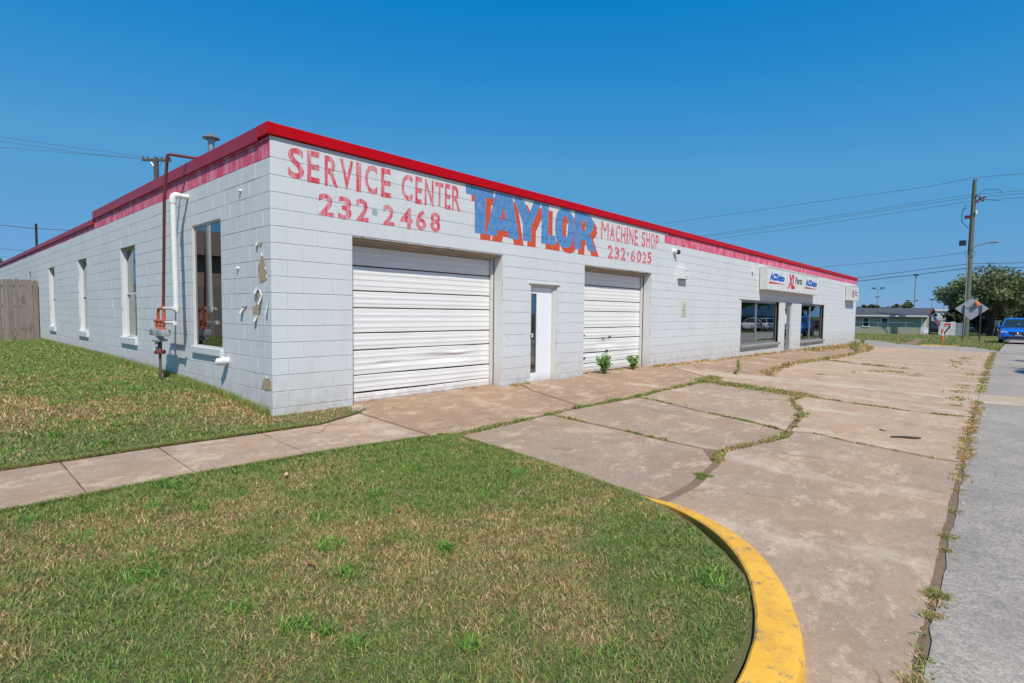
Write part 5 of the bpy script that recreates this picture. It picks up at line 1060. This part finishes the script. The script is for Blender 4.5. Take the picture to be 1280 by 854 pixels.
bb = empty('notice_board', (100, -4, -1.0), label='blank white board on posts behind the diamond sign', cat='sign'); MB().box(-.03, .03, -.6, .75, .75, 2.1).build('board', MWHT, bb)
for y in (-.5, .6): MB().box(-.05, .05, y-.05, y+.05, -.3, .76).build('post', MGREY, bb)
ls = empty('street_sign', (75.5, -5.4, -.72), label='small pale sign on a leaning post by the oak trunk', cat='sign'); MB().tube([(0, .05, -.2), (0, -.28, 1.75)], .03, 6).build('post', MGALV, ls, True); MB().box(-.03, -.01, -.55, -.1, 1.2, 1.8).build('sign_plate', MGREY, ls)
# orange and white marker with black pipe, red placard
om = empty('marker_post', (43.57, -3.37, -.33), label='orange and white marker post standing in the verge', cat='marker post')
MB().tube([(0, 0, -.05), (0, 0, .42)], .075, 10).build('base', simple('orange_plastic', (.75, .17, .03), .5), om, True); MB().tube([(0, 0, .42), (0, 0, .62)], .07, 10).build('white_band', MWHT, om, True); MB().tube([(0, 0, .62), (0, 0, .86)], .07, 10).build('tip', bpy.data.materials['orange_plastic'], om, True)
bp_ = tag(MB().tube([(44.2, -3.33, -.3), (44.2, -3.30, .02), (44.2, -3.72, .72)], .045, 8).build('black_pipe', MBLK, None, True), 'black bent pipe leaning behind the orange marker post', 'pipe')
rs = empty('red_placard', (54, -2.9, -.4), label='small red and white placard on a stake behind the marker post', cat='sign'); MB().box(-.02, .02, -.25, .17, .95, 1.22).build('plate', MSR, rs); MB().box(-.03, -.021, -.18, .1, 1.0, 1.07).build('print', MWHT, rs); MB().tube([(0, 0, -.1), (0, 0, 1.0)], .025, 6).build('stake', MWHT, rs)
# diamond sign seen from behind
dsn = empty('diamond_sign', (49, -4.6, -.35), label='grey back of a diamond road sign on two dark posts with orange lamp', cat='sign')
m = MB(); m.prism([(-.96, 2.33), (0, 3.10), (.96, 2.33), (.02, 1.50)], -.01, .01, 'X')
m.build('sign_plate', simple('bare_aluminium', (.50, .49, .49), .45, .3, .08, 5), dsn)
for y, h in ((.43, 2.55), (-.52, 2.55)): MB().box(-.09, -.02, y-.04, y+.04, -.1, h+.02).build('post', simple('dark_bronze', (.05, .04, .035), .5) if 'dark_bronze' not in bpy.data.materials else bpy.data.materials['dark_bronze'], dsn)
MB().lathe([(0, -.16), (.12, -.12), (.14, .0), (.12, .12), (.08, .16), (0, .17)], (-.12, -.26, 2.67), 14).build('warning_lamp', bpy.data.materials['orange_plastic'], dsn, True)
t = MB()
for q in text_tris('HighStar', -.42, .38, 2.28, 2.44, .03): t.poly([(-.013, -x, z) for x, z in q])
t.build('print', MSG, dsn, fix=False); t = MB(); t.poly([(-.013, -.34, 2.42), (-.013, -.46, 2.42), (-.013, -.46, 2.52), (-.013, -.34, 2.52)]); t.build('print', MSG, dsn, fix=False)
# kerb sliver at the verge
tag(sheet('yellow_kerb', [(36.15, -2.9), (37.1, -3.7), (36.9, -4.6), (36.75, -4.6), (36.9, -3.75), (36.0, -2.95)], MYEL, .03, 1, .08), kind='structure')
# ------------------------------------------------------------------ cars
def loft(secs, closed=True):
    m = MB(); n = len(secs[0]); m.v = [p for s in secs for p in s]
    m.f = [(i*n+k, i*n+(k+1) % n, (i+1)*n+(k+1) % n, (i+1)*n+k) for i in range(len(secs)-1) for k in range(n)]; m.f += [tuple(range(n)), tuple((len(secs)-1)*n+k for k in range(n))]; m.m = [0]*len(m.f); return m
MCARG = simple('car_glass', (.02, .035, .045), .06, 0, .1); MTYRE = simple('tyre', (.018, .018, .018), .85); MLAMP = simple('headlamp', (.55, .58, .6), .1, .2, .05); MCHR = simple('chrome', (.55, .55, .56), .2, .9, .03)
def paint(name, col):
    M = Mt(name); M.b.inputs['Coat Weight'].default_value = .7; M.b.inputs['Coat Roughness'].default_value = .05; return M.out(col, .35, metal=.25)
def car(x, y, rz, pmat, label, S_=1., grp=None):      # nose towards local -X
    c = empty('parked_car', (x, y, g1(x, y)), rz, label=label, cat='car', group=grp)
    def sec(X, hw, z0, zs, zt, rt=.88):
        h = [(hw*.90, z0), (hw*.98, z0+.10), (hw, (z0+zs)/2), (hw*.98, zs), (hw*rt, zt)]
        return [(X, -a, b) for a, b in h]+[(X, -hw*rt*.5, zt+.02), (X, hw*rt*.5, zt+.02)]+[(X, a, b) for a, b in reversed(h)]
    body = loft([sec(-2.22, .66, .36, .58, .66), sec(-2.15, .80, .27, .66, .78), sec(-1.95, .88, .24, .76, .90), sec(-1.4, .91, .24, .86, .97), sec(-.9, .92, .24, .92, 1.04), sec(.6, .92, .24, .95, 1.04), sec(1.7, .91, .24, .96, 1.04), sec(2.1, .86, .3, .9, 1.02), sec(2.22, .76, .38, .8, .92)])
    body.build('body', pmat, c, True)
    def cs(X, hw, z0, z1, k=.78): return [(X, -hw, z0), (X, -hw*k, z1), (X, hw*k, z1), (X, hw, z0)]
    loft([cs(-.98, .84, 1.02, 1.05, .95), cs(-.25, .83, 1.02, 1.56), cs(.4, .83, 1.02, 1.62), cs(1.5, .82, 1.02, 1.58), cs(2.0, .80, 1.02, 1.12, .95)]).build('cabin_glass', MCARG, c, False)
    def rf(X, hw, z): return [(X, -hw, z), (X, -hw*.9, z+.04), (X, hw*.9, z+.04), (X, hw, z)]
    loft([rf(-.28, .655, 1.55), rf(0, .665, 1.595), rf(.5, .665, 1.625), rf(1.45, .65, 1.585), rf(1.6, .63, 1.54)]).build('roof', pmat, c, True)
    for s in (1, -1):
        MB().tube([(-.98, s*.82, 1.05), (-.27, s*.66, 1.57)], .035, 6).build('pillar', pmat, c, True); MB().tube([(.55, s*.80, 1.03), (.5, s*.66, 1.6)], .03, 6).build('pillar', pmat, c, True); MB().tube([(2.0, s*.76, 1.08), (1.52, s*.64, 1.57)], .05, 6).build('pillar', pmat, c, True)
        MB().box(-.86, -.68, s*.93-.08, s*.93+.08, 1.0, 1.15, .04).build('mirror', pmat, c, True)
        h = MB(); h.faces([(-2.17, s*.50, .70), (-2.12, s*.80, .70), (-1.88, s*.885, .76), (-1.86, s*.87, .86), (-2.05, s*.78, .83), (-2.15, s*.52, .79)], [(0, 1, 2, 3, 4, 5)]); v0 = list(h.v); h.v += [(p[0]-.025, p[1]*1.01, p[2]+.01) for p in v0]; h.f = [tuple(6+i for i in range(6))]+[(i, (i+1) % 6, 6+(i+1) % 6, 6+i) for i in range(6)]; h.m = [0]*7; h.build('headlight', MLAMP, c)
        MB().box(2.12, 2.24, s*.72-.1, s*.72+.1, .78, .98, .02).build('tail_light', MSR, c); MB().box(-2.22, -2.12, s*.62-.14, s*.62+.14, .34, .48, .02).build('fog_surround', MBLK, c)
        for X in (-1.38, 1.38):
            w = MB(); w.lathe([(.2, -.1), (.32, -.1), (.345, -.07), (.345, .07), (.32, .1), (.2, .1)], (X, s*.80, .345), 20, 'Y'); w = w.build('wheel', MTYRE, c, True); MB().lathe([(0, 0), (.06, .015), (.21, .0), (.215, -.03)], (X, s*.90, .345), 14, 'Y').build('rim', MCHR, w, True)
            MB().lathe([(.30, 0), (.39, 0), (.39, .02), (.30, .02)], (X, s*.915, .355), 20, 'Y').build('wheel_arch', MBLK, c, True)
    g = MB(); g.prism([(-.46, .78), (.46, .78), (.40, .66), (.22, .58), (-.22, .58), (-.40, .66)], -2.235, -2.15, 'X'); g.build('grille', MBLK, c)
    e = MB()
    for k in range(12): a = k*.5236; b = a+.5236; e.tube([(-2.25, .10*math.cos(a), .70+.07*math.sin(a)), (-2.25, .10*math.cos(b), .70+.07*math.sin(b))], .010, 5, False)
    e.tube([(-2.25, -.075, .73), (-2.25, 0, .67), (-2.25, .075, .73)], .010, 5); e.build('emblem', MCHR, c)
    MB().box(-2.24, -2.14, -.50, .50, .30, .50, .02).build('lower_intake', MBLK, c); MB().box(-2.26, -2.2, -.55, .55, .26, .31, .01).build('skid_trim', MCHR, c); MB().box(-2.265, -2.24, -.16, .16, .52, .60).build('number_plate', MSB if False else MGREY, c)
    MB().box(-.99, -.93, -.05, .05, 1.25, 1.3).build('inside_mirror', MGREY, c)
    return c
MBLUE = paint('blue_car_paint', (.01, .17, .72)); MWCAR = paint('white_car_paint', (.72, .72, .72)); MSCAR = paint('dark_car_paint', (.03, .035, .045)); MRCAR = paint('red_car_paint', (.3, .02, .03)); MBC2 = paint('pale_blue_car_paint', (.2, .3, .4))
car(45.8, -7.12, 0, MBLUE, 'bright blue compact SUV facing the camera at the right edge')
car(86, 0.3, math.pi/2, MSCAR, 'dark vehicle behind the marker post beside the green house'); car(95, -3.5, math.pi/2*.9, MWCAR, 'white car glimpsed under the oak left of its trunk'); car(100, -7.2, .2, MWCAR, 'white car behind the blue SUV under the oak crown'); car(110, -2.6, math.pi/2, MBC2, 'pale blue car glimpsed beside the pole base')
car(67, -19.8, 2.2, MWCAR, 'white SUV across the road, mirrored in the first store window'); car(72.5, -19.6, 2.2, MWCAR, 'second white SUV across the road, mirrored in the first store window'); car(88, -20.5, 2.2, MBC2, 'blue car across the road, mirrored in the second store window'); car(97, -21, 2.2, MRCAR, 'red car across the road, mirrored in the second store window')
# apartment house across the road (seen in the panes)
MBRK = simple('tan_brick', (.30, .21, .15), .85, 0, .25, 10, .4); MSI2 = simple('white_siding', (.62, .63, .63), .7, 0, .06)
ap = empty('apartment_house', (82, -31, -1), label='two storey white and brick apartment house mirrored in the store panes', cat='building')
MB().box(-18, 30, -6, 3, 0, 2.3).build('brick_base', MBRK, ap); MB().box(-18, 30, -6, 3.1, 2.3, 5.6).build('upper_wall', MSI2, ap); MB().prism([(-6.5, 5.6), (3.6, 5.6), (-1.4, 7.6)], -18.5, 30.5, 'X').build('roof', MROOF, ap)
for k in range(9):
    xk = -15+k*5
    for z in (.7, 3.4):
        w = MB(); w.box(xk-.1, xk+1.7, 3.1, 3.16, z-.1, z+1.5); w = w.build('window', MWHT, ap); MB().box(xk, xk+.76, 3.16, 3.18, z, z+1.4).build('pane', MDGL, w); MB().box(xk+.84, xk+1.6, 3.16, 3.18, z, z+1.4).build('pane', MDGL, w)
# brick outbuilding behind the fence line, mirrored in the big side window
og = empty('brick_outbuilding', (-11, 24, .2), label='brown brick outbuilding mirrored in the big side window', cat='building')
MB().box(-7, 5.5, -3, 4, 0, 3.6).build('wall', MBRK, og); MB().prism([(-3.5, 3.6), (4.5, 3.6), (.5, 5.2)], -7.4, 5.9, 'X').build('roof', simple('brown_shingle', (.16, .10, .08), .9, 0, .2, 6, .4, 15), og)
print('TRIS', sum(len(o.data.loop_triangles) if (o.data.calc_loop_triangles() or True) else 0 for o in S.objects if o.type == 'MESH'), 'OBJ', len(S.objects))
